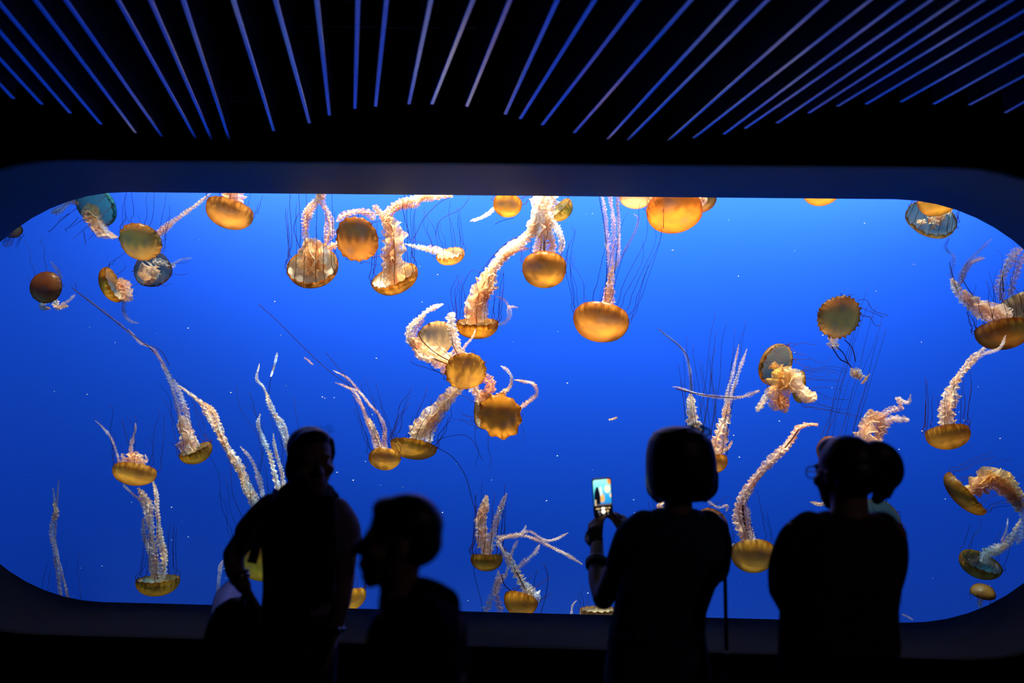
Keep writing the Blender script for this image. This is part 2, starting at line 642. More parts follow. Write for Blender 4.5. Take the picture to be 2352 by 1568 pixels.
def bell_mesh(R, h, seed, lobes, scale=1.0, wob=0.05, amax=104, nu=56, nv=16, frill_amp=0.035):
    vs, fs, uvs = [], [], []
    ph = seed * 1.7
    tm = math.radians(amax)
    for i in range(nv + 1):
        s = i / nv
        th = s * tm
        r = math.sin(th) * R
        z = (math.cos(th) - math.cos(tm)) / (1 - math.cos(tm)) * h * R
        for k in range(nu + 1):
            a = 2 * math.pi * k / nu
            nn = noise.noise(Vector((math.cos(a) * 1.1 + ph, math.sin(a) * 1.1, s * 1.3 + ph)))
            wv = 1 + wob * nn * 1.6 * s
            lob = math.cos(a * lobes) * frill_amp * R * max(0, (s - 0.72) / 0.28) ** 2
            rr = r * wv + lob * 0.6
            vs.append(((rr * math.cos(a)) * scale, (rr * math.sin(a)) * scale, (z + lob * 0.7 + wob * nn * R * 0.35 * s) * scale))
            uvs.append((k / nu, s))
    m1 = nu + 1
    for i in range(nv):
        for k in range(nu):
            fs.append((i * m1 + k, (i + 1) * m1 + k, (i + 1) * m1 + k + 1, i * m1 + k + 1))
    me = mesh('bell', vs, fs)
    ul = me.uv_layers.new(name='UVMap')
    for lp in me.loops:
        ul.data[lp.index].uv = uvs[lp.vertex_index]
    return me


def frill_mesh(pts, w0, w1, seed, ribs=2, ruffle=1.0, half=4, spread=0.0, edge=0.55):
    wm = max(0.012, (w0 * 0.65 + w1 * 0.35))
    ds = max(0.0042, 0.095 * wm)
    if wm > 0.035:
        half = 6
    cs = catmull(pts, ds)
    fr = frames(cs)
    L = len(cs)
    vs, fs, uvs = [], [], []
    for rb in range(ribs):
        a0 = rb * math.pi / ribs + seed * 0.9
        off = len(vs)
        for i, p in enumerate(cs):
            t = i / (L - 1)
            s = i * ds
            wd = (w0 + (w1 - w0) * t)
            wd *= 0.55 + 0.45 * min(1, t * 8) if t < 0.125 else 1
            wd *= max(0.2, min(1, (1 - t) * 7)) ** 0.5
            lump = noise.noise(Vector((s / (2.6 * wm) + seed * 3.1, rb * 7.7, 0.3)))
            wd *= 1 + 0.45 * lump
            a = a0 + 0.9 * math.sin(s / (wm * 7) + seed) + 0.5 * noise.noise(Vector((s / (wm * 4), seed, rb)))
            e1 = fr[i][1] * math.cos(a) + fr[i][2] * math.sin(a)
            e2 = fr[i][2] * math.cos(a) - fr[i][1] * math.sin(a)
            for j in range(-half, half + 1):
                v = j / half
                av = abs(v)
                sg = 1 if j >= 0 else -1
                nz = noise.noise(Vector((s / (0.55 * wm) + seed * 5, sg * 4.0 + rb * 9, av * 0.6)))
                nz2 = noise.noise(Vector((s / (0.30 * wm) + seed * 2, sg * 3.0 + rb * 5 + 40, 0)))
                lat = v * wd * (1 + 0.65 * edge * nz * av + 0.2 * nz2 * av ** 2)
                ruf = ruffle * wd * 0.5 * av ** 2.0 * math.sin(2 * math.pi * s / (0.85 * wm) + 2.4 * nz + sg * 1.1 + rb)
                ruf += ruffle * wd * 0.18 * av ** 2 * nz2 + 0.35 * wd * (1 - av) * noise.noise(Vector((s / (2 * wm), seed, rb * 3.3)))
                vs.append(p + e1 * lat + e2 * ruf + fr[i][0] * (0.18 * wd * av ** 2 * nz))
                uvs.append((s, v))
        m1 = 2 * half + 1
        for i in range(L - 1):
            for j in range(m1 - 1):
                b = off + i * m1 + j
                fs.append((b, b + 1, b + m1 + 1, b + m1))
    me = mesh('oral_arm', vs, fs)
    ul = me.uv_layers.new(name='UVMap')
    for lp in me.loops:
        ul.data[lp.index].uv = uvs[lp.vertex_index]
    return me


class Jelly:
    count = 0

    def __init__(s, label, Y, rc, R, apex, h=0.85, col=AMB, lobes=16, wob=0.05, fr=0.035, under=True, amax=104, uc=(1.0, 0.80, 0.52, 0.60)):
        Jelly.count += 1
        s.seed = Jelly.count
        s.Y, s.R = Y, M(R, Y)
        col = (col[0] * 0.88, col[1] * 0.72, col[2] * 0.7, col[3])
        s.col = col
        ap = (R_ * apex[0] + U_ * apex[1] - fwd * apex[2]).normalized()
        s.ap = ap
        s.c = P(rc[0], rc[1], Y)
        s.h = h
        s.root = empty('jellyfish', s.c, label, 'jellyfish', GROUP)
        z = ap
        x = z.orthogonal().normalized()
        y = z.cross(x)
        s.mx = Matrix(((x.x, y.x, z.x, 0), (x.y, y.y, z.y, 0), (x.z, y.z, z.z, 0), (0, 0, 0, 1))) @ Matrix.Rotation(s.seed * 0.7, 4, 'Z')
        me = bell_mesh(s.R, h, s.seed, lobes, wob=wob, frill_amp=fr, amax=amax)
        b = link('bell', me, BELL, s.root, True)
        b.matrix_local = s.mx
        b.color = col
        if under:
            me = bell_mesh(s.R * 0.955, h * 0.84, s.seed, lobes, wob=wob, frill_amp=fr, amax=amax)
            b = link('underside', me, UNDER, s.root, True)
            b.matrix_local = s.mx
            b.color = uc

    def arm(s, pts, w0=12, w1=6, col=CRM, ribs=2, ruffle=1.0, dy=None):
        """pts in picture coordinates, optionally with a depth offset each"""
        s.seed += 0.37
        q = []
        for i, p in enumerate(pts):
            off = p[2] if len(p) > 2 else 0.05 * math.sin(i * 1.3 + s.seed * 5)
            q.append(P(p[0], p[1], s.Y + off) - s.c)
        me = frill_mesh(q, M(w0, s.Y), M(w1, s.Y), s.seed, ribs, ruffle)
        o = link('oral_arm', me, ARM, s.root, True)
        o.color = col
        return s

    def tent(s, n=10, length=160, d=None, spread=0.35, col=TMAR, a0=0.0, arc=360, wig=0.19, rad=0.75):
        """n marginal tentacles; d = drift (right, up, towards viewer), default opposite the apex"""
        drift = (R_ * d[0] + U_ * d[1] - fwd * d[2]).normalized() if d else -s.ap
        for k in range(n):
            s.seed += 0.11
            a = math.radians(a0 + arc * (k + 0.5 * rnd.random()) / n)
            rim = s.mx @ Vector((math.cos(a) * s.R * 0.955, math.sin(a) * s.R * 0.955, 0.0))
            out = (rim - s.ap * rim.dot(s.ap)).normalized()
            L = M(length, s.Y) * rnd.uniform(0.55, 1.12)
            N = 14
            pts = []
            for i in range(N + 1):
                t = i / N
                bend = min(1, t * 3.0)
                base = rim + (-s.ap * (1 - bend) * 0.5 + drift * bend) * (L * t)
                base += out * (spread * L * 0.22 * (1 - (1 - t) ** 3)) + out * 0.02 * math.sin(min(1, t * 5) * math.pi)
                wv = Vector((noise.noise(Vector((t * 2.2, s.seed * 3, 0))), noise.noise(Vector((t * 2.2, s.seed * 3, 9))), noise.noise(Vector((t * 2.2, s.seed * 3, 21)))))
                pts.append(base + wv * (wig * L * t))
            pts = catmull(pts, L / 26)
            r0 = M(rad, s.Y)
            rr = [r0 * (1 - 0.45 * i / len(pts)) for i in range(len(pts))]
            vs, fs = tube_data(pts, rr, 4)
            o = link('tentacle', mesh('tentacle', vs, fs), TENT, s.root, True)
            o.color = col
        return s

    def thread(s, pts, rad=0.9, col=TMAR):
        """one long tentacle along a picture path"""
        s.seed += 0.2
        q = [P(p[0], p[1], s.Y + (p[2] if len(p) > 2 else 0)) - s.c for p in pts]
        q = catmull(q, 0.03)
        vs, fs = tube_data(q, M(rad, s.Y), 4)
        o = link('tentacle', mesh('tentacle', vs, fs), TENT, s.root, True)
        o.color = col
        return s


J = Jelly
# --- upper left
(J('teal translucent jellyfish cut by the upper left window curve, peach arms below', 6.9, (216, 474), 52, (0.25, 0.45, -0.85), 0.6, (0.10, 0.40, 0.42, 0.35), uc=(0.16, 0.40, 0.60, 0.15))
 .arm([(214, 470), (208, 495), (222, 520), (240, 538), (272, 545)], 22, 9, SAL, 3).arm([(205, 485), (225, 510), (245, 545)], 20, 14, LIL, 2)
 .arm([(180, 468), (160, 462), (140, 480), (118, 490)], 10, 8, (0.55, 0.38, 0.34, 0.6), 2)
 .thread([(160, 490), (135, 510), (118, 528), (106, 534)], 1.0, TBLU).thread([(180, 500), (160, 520), (148, 528), (160, 532)], 1.0, TBLU).thread([(192, 530), (195, 548), (197, 562)], 1, TBLU)
 .tent(12, 60, (-0.3, -0.6, 0.7), col=TMAR))
(J('small dark jellyfish half hidden where the window curve meets the left edge', 6.8, (22, 528), 27, (-0.1, 0.75, -0.6), 0.7, BRN)
 .arm([(22, 528), (20, 550), (14, 568)], 14, 10, BLU, 2).tent(10, 40, (-0.2, -0.9, 0.3), col=TBLU))
(J('amber bell with a pink arm trailing up to the window edge, overlapping a dark-rimmed jellyfish', 6.2, (323, 555), 49, (-0.03, -0.45, 0.85), 0.50, (0.80, 0.46, 0.10, 0.85), amax=86, fr=.07)
 .arm([(352, 548, .1), (375, 525, .1), (410, 500, .12), (445, 475, .12), (484, 444, .12)], 8, 4, SAL).arm([(345, 560, .12), (368, 540, .1), (400, 512, .1)], 9, 5, LIL)
 .tent(14, 120, (0.12, 0.95, -0.1), 0.5, TBLU))
(J('dark-rimmed jellyfish with peach arms filling its open bell, just under an amber one', 6.6, (350, 618), 43, (-0.1, -0.2, -0.95), 0.5, (0.20, 0.12, 0.14, 0.45), fr=0.06, uc=(0.16, 0.40, 0.60, 0.15))
 .arm([(350, 612), (345, 630), (358, 645)], 28, 20, SAL, 3).arm([(350, 600), (372, 602), (395, 612), (402, 606)], 9, 5, LIL).arm([(380, 606), (400, 605), (415, 596), (440, 592)], 4, 3, BLU)
 .tent(7, 70, (0.7, 0.1, 0.5), col=TBLU))
(J('round dark brown bell with tan curled arms below it, alone at the left side', 6.3, (107, 660), 38, (-0.05, 0.1, 0.98), 0.6, (0.36, 0.14, 0.04, 0.92), wob=.02, amax=90)
 .arm([(108, 690, .1), (95, 705), (115, 708)], 7, 5, SAL).arm([(128, 685, .1), (130, 705), (142, 704), (158, 702)], 8, 5, SAL).arm([(140, 700), (158, 690), (172, 676)], 4, 3, LIL)
 .arm([(143, 640, .1), (130, 618), (116, 600)], 4, 3, BLU).tent(5, 80, (-0.2, 0.9, 0), col=TBLU))
(J('ribbed golden bell lying on its side with a peach arm mass and hanging blue tail', 5.85, (264, 652), 43, (-0.93, -0.36, 0.12), 0.72, GLD)
 .arm([(268, 650), (284, 655), (292, 672), (288, 692)], 15, 11, SAL, 3).arm([(286, 690), (284, 715), (296, 735), (320, 743)], 6, 4, BLU)
 .tent(6, 60, (0.7, 0.5, 0.2), col=TBLU))
(J('tilted golden-brown bell hanging from salmon arms cut by the window top, dark curled tentacles', 6.0, (531, 476), 55, (-0.18, -0.92, 0.28), 0.92, (0.72, 0.42, 0.09, 0.86))
 .arm([(528, 478), (524, 455), (530, 425), (520, 380)], 17, 16, SAL, 3).arm([(540, 480), (545, 455), (548, 420), (560, 380)], 14, 12, SAL, 2)
 .tent(10, 50, (0.2, 0.7, 0.2), 1.2, TBLU))
# --- upper middle
(J('open white-lined bell seen from inside with a thick peach arm column and two loops', 5.9, (717, 610), 60, (0.02, -0.60, -0.80), 0.62, (0.90, 0.55, 0.12, 0.75), uc=(1.0, 0.95, 0.88, 0.97))
 .arm([(718, 622, .1), (717, 600, .0), (716, 575, -.05), (714, 545, -.05)], 30, 26, (1, .78, .52, .97), 3, .45).arm([(730, 616, .08), (733, 592, -.02), (738, 558, -.04)], 22, 18, (1, .84, .6, .97), 3, .45).arm([(704, 616, .08), (704, 592, -.02), (704, 560, -.04)], 18, 13, (1, .8, .55, .96), 2, .45)
 .arm([(706, 560), (702, 530), (704, 500), (720, 475), (738, 445), (745, 400)], 9, 9, SAL).arm([(748, 565), (758, 525), (752, 490), (740, 465), (736, 430), (735, 390)], 10, 9, SAL)
 .arm([(712, 500), (700, 490), (708, 475), (728, 455), (740, 430)], 7, 6, CRM)
 .tent(16, 170, (0.0, 0.96, 0.1), -0.1, TMAR, wig=.06).thread([(690, 572), (680, 545), (675, 520), (688, 482)], .9, TBLU))
(J('large round brown bell facing out between two open white-lined ones, frilled dark margin', 5.6, (820, 548), 53, (-0.18, -0.25, 0.94), 0.42, (0.70, 0.34, 0.07, 0.93), fr=0.06, amax=84)
 .arm([(860, 505, .12), (845, 488, .1), (815, 486, .08), (790, 495, .1), (772, 510, .12)], 9, 6, SAL).arm([(790, 560, .15), (765, 565, .15), (752, 572, .15)], 12, 7, SAL)
 .tent(9, 50, (0.9, 0.1, -0.2), .8, TMAR, wig=.3))
(J('bowl-shaped bell tipped open to the upper left, golden outside and white inside', 5.8, (904, 632), 56, (0.30, -0.80, -0.50), 0.72, (0.95, 0.58, 0.09, 0.80), uc=(1.0, 0.93, 0.80, 0.85))
 .arm([(908, 655, .1), (904, 612), (903, 575), (904, 545), (895, 515), (880, 497)], 33, 22, (1, .74, .48, .95), 3, .6).arm([(893, 640, .05), (895, 610), (900, 580)], 22, 14, CRM, 2)
 .arm([(885, 520), (893, 490), (915, 470), (950, 458), (985, 452), (1040, 450)], 12, 9, CRM, 3).arm([(905, 485), (925, 475), (955, 472), (970, 455), (1000, 440)], 7, 5, SAL)
 .arm([(878, 500), (865, 480), (860, 470)], 10, 8, SAL)
 .tent(12, 170, (0.02, 0.95, 0.1), 0.0, TMAR, wig=.06).thread([(948, 592), (940, 540), (925, 480), (930, 440)], .9, TBLU))
(J('small cup-shaped bell with a dark frilled back rim and white arms streaming left', 6.1, (1033, 581), 34, (0.18, -0.85, -0.48), 0.78, (0.95, 0.62, 0.12, 0.8), fr=.08, uc=(1.0, 0.93, 0.80, 0.85))
 .arm([(1038, 592, .08), (1022, 583), (1000, 575), (965, 568), (930, 560)], 12, 4, CRM, 2)
 .tent(10, 110, (-0.15, 0.9, 0.1), .5, TBLU).thread([(1000, 565), (960, 555), (930, 545)], .6, TBLU).thread([(950, 548), (975, 500), (1010, 465), (1040, 450)], .9, TBLU).thread([(1000, 540), (1012, 505), (1060, 478), (1080, 448)], .8, TBLU))
(J('small bright orange bell at the window top with a white arm pointing down left', 6.4, (1167, 462), 34, (-0.15, -0.88, 0.42), 1.12, (0.98, 0.55, 0.06, .82))
 .arm([(1160, 460), (1155, 430), (1150, 390)], 12, 10, SAL).arm([(1145, 470, .1), (1128, 486, .1), (1105, 500, .1), (1080, 508, .1)], 8, 4, WHT)
 .tent(9, 60, (0.4, 0.6, 0), 1, TMAR).thread([(1180, 500), (1150, 508), (1135, 516)], .8, TBLU))
(J('yellowish bell with a blue-grey opening half hidden behind a tall white arm mass', 6.5, (1284, 476), 31, (0.55, -0.55, -0.3), 1.0, (0.62, 0.48, 0.08, .85))
 .tent(6, 40, (-0.3, 0.8, 0), .8, TBLU))
(J('rounded amber bell below the tall white arm mass, two pale specks on it', 6.0, (1250, 612), 51, (-0.03, -0.72, 0.66), 0.85, (0.76, 0.42, 0.05, .88))
 .arm([(1243, 606, .1), (1248, 570, .05), (1252, 530), (1258, 490), (1250, 445)], 13, 12, SAL, 2).arm([(1262, 606, .1), (1268, 570), (1262, 535), (1258, 505)], 11, 9, SAL)
 .arm([(1285, 580), (1290, 560), (1282, 530), (1265, 505), (1250, 470)], 8, 11, WHT).arm([(1232, 600, .1), (1232, 570), (1240, 540)], 10, 8, SAL)
 .arm([(1235, 545), (1238, 505), (1245, 470), (1240, 430)], 20, 26, WHT, 3).arm([(1250, 520), (1258, 480), (1270, 440)], 14, 18, WHT, 3)
 .tent(10, 60, (0.1, 0.9, 0), .9, TMAR, wig=.2).thread([(1248, 600), (1250, 560), (1252, 510)], 1.4, TMAR).thread([(1238, 600), (1243, 560), (1250, 500)], 1.3, TMAR))
(J('amber bowl with a broad peach arm sweeping up into the white mass above', 5.8, (1096, 738), 49, (0.0, -0.96, -0.20), 0.82, (0.80, 0.44, 0.05, .86))
 .arm([(1094, 742, .05), (1090, 712), (1096, 680), (1112, 650), (1130, 620)], 30, 19, (1, .76, .48, .95), 3, .6).arm([(1105, 735), (1108, 700), (1118, 665), (1140, 630)], 16, 12, CRM, 2)
 .arm([(1118, 650), (1135, 612), (1160, 582), (1190, 560), (1215, 540), (1235, 510)], 12, 15, WHT, 3).arm([(1120, 640), (1150, 600), (1185, 575), (1215, 570)], 8, 6, SAL)
 .arm([(1215, 545), (1228, 515), (1240, 480), (1255, 445)], 15, 20, WHT, 3).arm([(1110, 690), (1130, 665), (1145, 660)], 9, 6, SAL)
 .arm([(1142, 745), (1160, 740), (1170, 725), (1170, 705), (1190, 706)], 6, 4, LIL).arm([(1140, 680), (1160, 690), (1170, 710)], 3, 3, LIL)
 .tent(16, 110, (0.05, 0.95, 0.1), .4, TMAR).thread([(1060, 710), (1062, 660), (1085, 620), (1110, 632)], .8, TBLU).thread([(1075, 700), (1100, 630), (1150, 570), (1205, 535)], .8, TBLU).thread([(1090, 690), (1112, 620), (1160, 560), (1200, 540)], .8, TBLU))
(J('largest smooth amber bell hanging alone below long thin straight arms', 5.7, (1382, 728), 64, (-0.18, -0.84, 0.50), 0.84, (0.78, 0.42, 0.07, .85), wob=.08)
 .arm([(1386, 725, .1), (1390, 700), (1398, 668), (1402, 640), (1408, 610)], 15, 7, SAL, 2).arm([(1398, 722, .1), (1400, 690), (1406, 655)], 13, 8, SAL, 2)
 .arm([(1400, 650), (1398, 600), (1394, 540), (1390, 490), (1382, 440)], 5, 5, LIL).arm([(1403, 640), (1408, 580), (1410, 520), (1404, 470), (1395, 420)], 6, 6, LIL).arm([(1408, 625), (1420, 590), (1422, 520), (1418, 450), (1415, 400)], 5, 4, LIL)
 .arm([(1412, 620), (1432, 580), (1455, 540), (1466, 505), (1455, 490)], 4, 3, BLU)
 .thread([(1390, 690), (1394, 600), (1388, 520), (1376, 450)], 1.2, TBLU).thread([(1410, 640), (1420, 540), (1416, 450)], 1.2, TBLU)
 .tent(9, 200, (-0.02, 0.97, 0), .2, TBLU, a0=110, arc=140).tent(9, 250, (0.28, 0.92, 0), .3, TBLU, a0=-70, arc=140))
(J('large plump orange bell at the window top beside a pink one', 5.8, (1548, 478), 64, (0.0, -0.80, 0.60), 0.72, (0.78, 0.32, 0.04, .92))
 .arm([(1560, 465, .12), (1565, 440, .1), (1570, 400, .1)], 24, 20, SAL, 3).arm([(1590, 468, .15), (1610, 450, .15), (1620, 420, .15)], 18, 16, SAL, 3)
 .tent(8, 70, (0.1, 0.95, 0), .4, TMAR).thread([(1524, 470, -.1), (1524, 500, -.22), (1524, 533, -.2)], .8, TMAR))
(J('pale pink-orange bell cut off by the window top, left of the plump orange one', 6.2, (1463, 440), 42, (0.1, -0.84, 0.5), 0.85, PNK).tent(5, 40, (0, 1, 0)))
(J('dark brown bell peeping out behind the plump orange one', 6.5, (1610, 452), 34, (0.25, -0.80, 0.3), 1.05, (0.40, 0.17, 0.05, .9)).tent(4, 40, (0, 1, 0)))
(J('bottom of an orange bell poking below the window top, alone on the right', 6.0, (1886, 432), 42, (0.0, -0.88, 0.40), 0.92, (0.95, 0.50, 0.06, .85)).tent(6, 60, (0, 1, 0)))
# --- right
(J('dark-rimmed open bell with teal lining and fine spokes at the upper right curve', 6.4, (2141, 500), 57, (0.0, -0.60, -0.80), 0.45, (0.38, 0.25, 0.08, .12), fr=.05, uc=(0.16, 0.40, 0.60, 0.15))
 .arm([(2148, 515), (2150, 500), (2165, 490), (2185, 485)], 16, 12, SAL, 2).arm([(2125, 510), (2115, 508), (2108, 512)], 6, 4, SAL).tent(18, 55, (0.1, 0.9, 0.4), -0.3, TMAR))
(J('bright yellow-orange bell in front of the teal-lined spoked one', 6.0, (2152, 455), 43, (0.08, -0.90, 0.35), 0.92, (0.98, 0.58, 0.07, .86)).tent(6, 50, (0, 1, 0))
 .arm([(2160, 450), (2165, 420), (2170, 390)], 16, 14, SAL, 2))
(J('round brown bell with a fringe of dark knobs and a tangled pink arm below', 6.0, (1926, 728), 51, (0.06, -0.22, 0.96), 0.42, (0.66, 0.32, 0.08, .90), lobes=24, fr=0.14, amax=82)
 .arm([(1915, 770, .15), (1912, 788, .1), (1925, 800, .05)], 15, 9, SAL, 2).arm([(1958, 862), (1968, 852), (1975, 868), (1962, 858), (1955, 845)], 8, 7, SAL, 2).arm([(1975, 860), (1990, 868), (1980, 880), (1998, 858)], 4, 3, SAL)
 .thread([(1910, 795), (1930, 825), (1950, 835), (1960, 855)], 1.4, TMAR).thread([(1920, 795), (1938, 812), (1950, 840)], 1.2, TMAR).thread([(1940, 780), (1958, 800), (1966, 835)], 1.2, TMAR)
 .thread([(1968, 690), (1990, 688), (2005, 712), (2040, 725)], .8, TBLU).thread([(1975, 705), (2010, 720), (2035, 732)], .8, TBLU).thread([(1978, 722), (2000, 730), (2010, 748), (2028, 745)], .8, TBLU)
 .tent(4, 40, (0.9, -0.1, 0), .5, TBLU))
(J('dark amber bowl with purplish arms curling up left, touching the frame edge on the right', 6.0, (2300, 752), 57, (0.0, -0.90, 0.38), 0.86, (0.52, 0.24, 0.03, .90))
 .arm([(2305, 740, .1), (2290, 715), (2262, 705), (2235, 690), (2212, 665)], 26, 12, SAL, 3).arm([(2275, 735, .1), (2250, 718), (2225, 700), (2200, 672), (2185, 640)], 14, 9, SAL, 2)
 .arm([(2195, 660), (2185, 625), (2190, 590), (2172, 570), (2180, 545)], 6, 5, BLU).arm([(2205, 665), (2205, 635), (2220, 605), (2250, 575), (2278, 548)], 7, 4, BLU).arm([(2208, 650), (2222, 615), (2240, 598), (2262, 592)], 8, 5, (0.6, .36, .32, .6))
 .thread([(2255, 705), (2225, 665), (2208, 630), (2225, 600)], 1.4, TBLU).thread([(2200, 670), (2190, 640), (2180, 600)], 1.2, TBLU)
 .tent(16, 90, (-0.25, 0.9, 0), .3, TMAR).tent(4, 130, (0.05, 0.9, 0), .5, TBLU))
(J('greyish brown bell behind the dark amber bowl with dusky arms rising to the curve', 6.6, (2338, 700), 52, (0.1, -0.75, 0.55), 0.9, (0.58, 0.36, 0.16, .88))
 .arm([(2300, 690), (2298, 650), (2310, 620), (2325, 590), (2350, 568)], 12, 10, (0.62, .36, .30, .6), 2).arm([(2320, 680), (2330, 640), (2345, 600), (2365, 570)], 10, 8, (0.6, .36, .32, .5))
 .thread([(2305, 670), (2303, 630), (2315, 600)], 1.5, TMAR).tent(12, 120, (0.02, 0.95, 0), .4, TBLU))
(J('open jellyfish with a ringed brown rim and blue lining above a cream arm mass', 5.9, (1786, 838), 50, (-0.50, 0.30, -0.80), 0.55, (0.46, 0.32, 0.10, .10), fr=.05, uc=(0.16, 0.40, 0.60, 0.15))
 .arm([(1797, 842), (1795, 868), (1790, 895)], 28, 26, (1, .90, .66, .97), 3, .7).arm([(1790, 888), (1788, 912), (1792, 940)], 24, 18, (1, .84, .64, .95), 3, .8).arm([(1812, 850), (1815, 872), (1812, 895)], 24, 20, (1, .9, .66, .97), 3, .7).arm([(1778, 888), (1764, 905), (1754, 920), (1738, 945)], 15, 7, CRM, 2, .8)
 .arm([(1812, 885), (1838, 892), (1855, 910), (1876, 906)], 18, 16, (1, .86, .66, .95), 3, .7).arm([(1798, 915), (1802, 932), (1804, 948)], 12, 7, CRM, 2).arm([(1745, 897), (1700, 912), (1660, 912), (1610, 906), (1560, 890), (1545, 888)], 5, 3, LIL)
 .thread([(1745, 897), (1700, 912), (1660, 912), (1610, 906), (1550, 892)], 1.2, TMAR)
 .tent(8, 90, (0.9, 0.0, 0.3), .6, TBLU, wig=.25).tent(7, 60, (0.3, -0.4, 0.8), .2, TMAR))
(J('small striped brown bell tucked behind the cream arm mass with curling dark threads', 6.3, (1842, 888), 38, (-0.75, 0.05, -0.1), 0.55, (0.44, 0.30, 0.07, .88))
 .tent(12, 130, (0.95, -0.15, 0), .5, TBLU, wig=.3))
(J('amber bowl trailing a long cream arm up to the dark amber bowl at the right', 5.7, (2174, 988), 46, (0.0, -0.88, 0.42), 0.92, (0.72, 0.42, 0.05, .86))
 .arm([(2178, 985, .1), (2176, 950), (2184, 910), (2200, 870), (2225, 835), (2262, 798)], 17, 7, CRM, 2).arm([(2168, 985, .1), (2170, 945), (2182, 900), (2205, 855)], 14, 8, CRM, 2).arm([(2215, 855), (2255, 815), (2295, 800), (2310, 770, -.2)], 5, 4, LIL)
 .tent(12, 120, (0.02, 0.97, 0), .1, TMAR, wig=.06))
(J('dark amber bell lying on its side with a thick orange arm arching right', 6.0, (2222, 1128), 56, (-0.72, -0.64, -0.22), 0.62, (0.48, 0.26, 0.03, .92), uc=(0.20, 0.16, 0.14, 0.6))
 .arm([(2222, 1135), (2245, 1110), (2275, 1092), (2310, 1108), (2335, 1145), (2340, 1175)], 22, 16, (1, .66, .22, .9), 3, .8).arm([(2235, 1130), (2262, 1108), (2290, 1112), (2320, 1135), (2345, 1160)], 22, 14, (.8, .45, .3, .8), 3, .8)
 .arm([(2338, 1150), (2352, 1180), (2350, 1220), (2335, 1250)], 11, 7, LIL, 2)
 .tent(12, 130, (0.85, 0.35, 0), .2, TBLU))
(J('brown bell with cream arms bending up right, second from the bottom right curve', 6.1, (2254, 1288), 43, (-0.14, -0.90, -0.35), 0.85, (0.48, 0.30, 0.04, .9), uc=(0.20, 0.16, 0.14, 0.6))
 .arm([(2262, 1295, .05), (2264, 1272), (2285, 1262), (2308, 1252), (2328, 1228), (2345, 1190)], 13, 6, CRM, 2).arm([(2256, 1290), (2268, 1268), (2295, 1265), (2315, 1245)], 11, 6, CRM, 2).arm([(2300, 1245), (2312, 1215), (2315, 1190)], 4, 2, LIL)
 .tent(8, 70, (0.3, 0.8, 0), .2, TBLU))
(J('tiny upright mushroom-shaped jellyfish just above the bottom right curve', 6.8, (2257, 1364), 25, (0.0, 0.93, 0.25), 0.85, (0.44, 0.24, 0.05, .9)).arm([(2256, 1364), (2252, 1380), (2250, 1395)], 9, 7, (.6, .45, .4, .7), 2).tent(6, 25, (0, -1, 0), .3, TBLU))
# --- left and lower left
(J('small dark gold bell with long lacy arms trailing up left across half the tank', 6.0, (447, 1030), 37, (0.30, -0.90, -0.20), 0.95, (0.50, 0.34, 0.04, .9))
 .arm([(438, 1035, .05), (432, 1010), (425, 985), (415, 955)], 20, 13, CRM, 3).arm([(445, 1030), (436, 985), (426, 940), (412, 900), (398, 870)], 9, 6, LIL, 2).arm([(420, 990), (410, 940), (400, 900), (385, 860), (370, 835)], 8, 5, LIL, 2)
 .arm([(385, 855), (372, 830), (350, 800), (320, 785), (295, 755)], 5, 3, (.8, .55, .5, .5)).arm([(320, 785), (270, 740), (225, 705), (170, 665)], 3.5, 2.5, BLU)
 .thread([(400, 880), (375, 835), (340, 795), (280, 750), (165, 660)], 1.3, TBLU).thread([(390, 840), (372, 808), (350, 795), (325, 790)], .9, TBLU).thread([(176, 665), (172, 640)], .7, TBLU)
 .tent(7, 160, (-0.3, 0.93, 0), .1, TBLU).tent(4, 45, (-0.6, 0.7, .2), .4, TMAR))
(J('wide glowing yellow bell, arms of a lower jellyfish passing behind it', 5.8, (311, 1078), 48, (0.0, -0.85, 0.50), 0.72, (0.88, 0.58, 0.09, .85))
 .arm([(308, 1072, .1), (302, 1052), (298, 1040)], 16, 9, SAL, 2).arm([(300, 1050), (302, 1020), (310, 990), (312, 970)], 6, 3, LIL).arm([(330, 1070), (318, 1050), (305, 1040)], 12, 8, SAL, 2).arm([(275, 1065), (268, 1040), (255, 1005), (235, 980), (218, 965)], 3.5, 2.5, LIL)
 .arm([(285, 1070, .1), (283, 1055), (280, 1040)], 8, 4, LIL).arm([(335, 1062), (337, 1055), (333, 1042)], 4, 2, LIL).thread([(296, 1020), (285, 985), (280, 960)], .8, TBLU)
 .tent(7, 150, (0.02, 0.97, 0), .3, TBLU))
(J('olive bowl with flat bottom hanging lowest at the left on straight frilly arms', 5.9, (363, 1328), 46, (0.0, -1.0, 0.08), 0.84, (0.56, 0.40, 0.04, .9))
 .arm([(360, 1335), (358, 1300), (352, 1260), (345, 1215), (335, 1170), (318, 1120, .1)], 10, 8, CRM, 2).arm([(372, 1330), (378, 1290), (368, 1240), (362, 1200)], 9, 7, CRM, 2).arm([(355, 1335), (350, 1305), (343, 1265), (330, 1230), (328, 1190)], 8, 5, CRM, 2)
 .arm([(378, 1310), (380, 1270), (368, 1225), (362, 1180), (358, 1130), (350, 1100, .15)], 6, 5, CRM).arm([(345, 1200), (342, 1160), (325, 1125, .1)], 9, 8, CRM, 2).arm([(325, 1150), (300, 1130), (282, 1112, .1)], 4, 3, LIL)
 .thread([(362, 1330), (358, 1280), (348, 1220)], 1.5, TMAR).tent(12, 140, (0.05, 0.98, 0), -.4, TBLU, wig=.04))
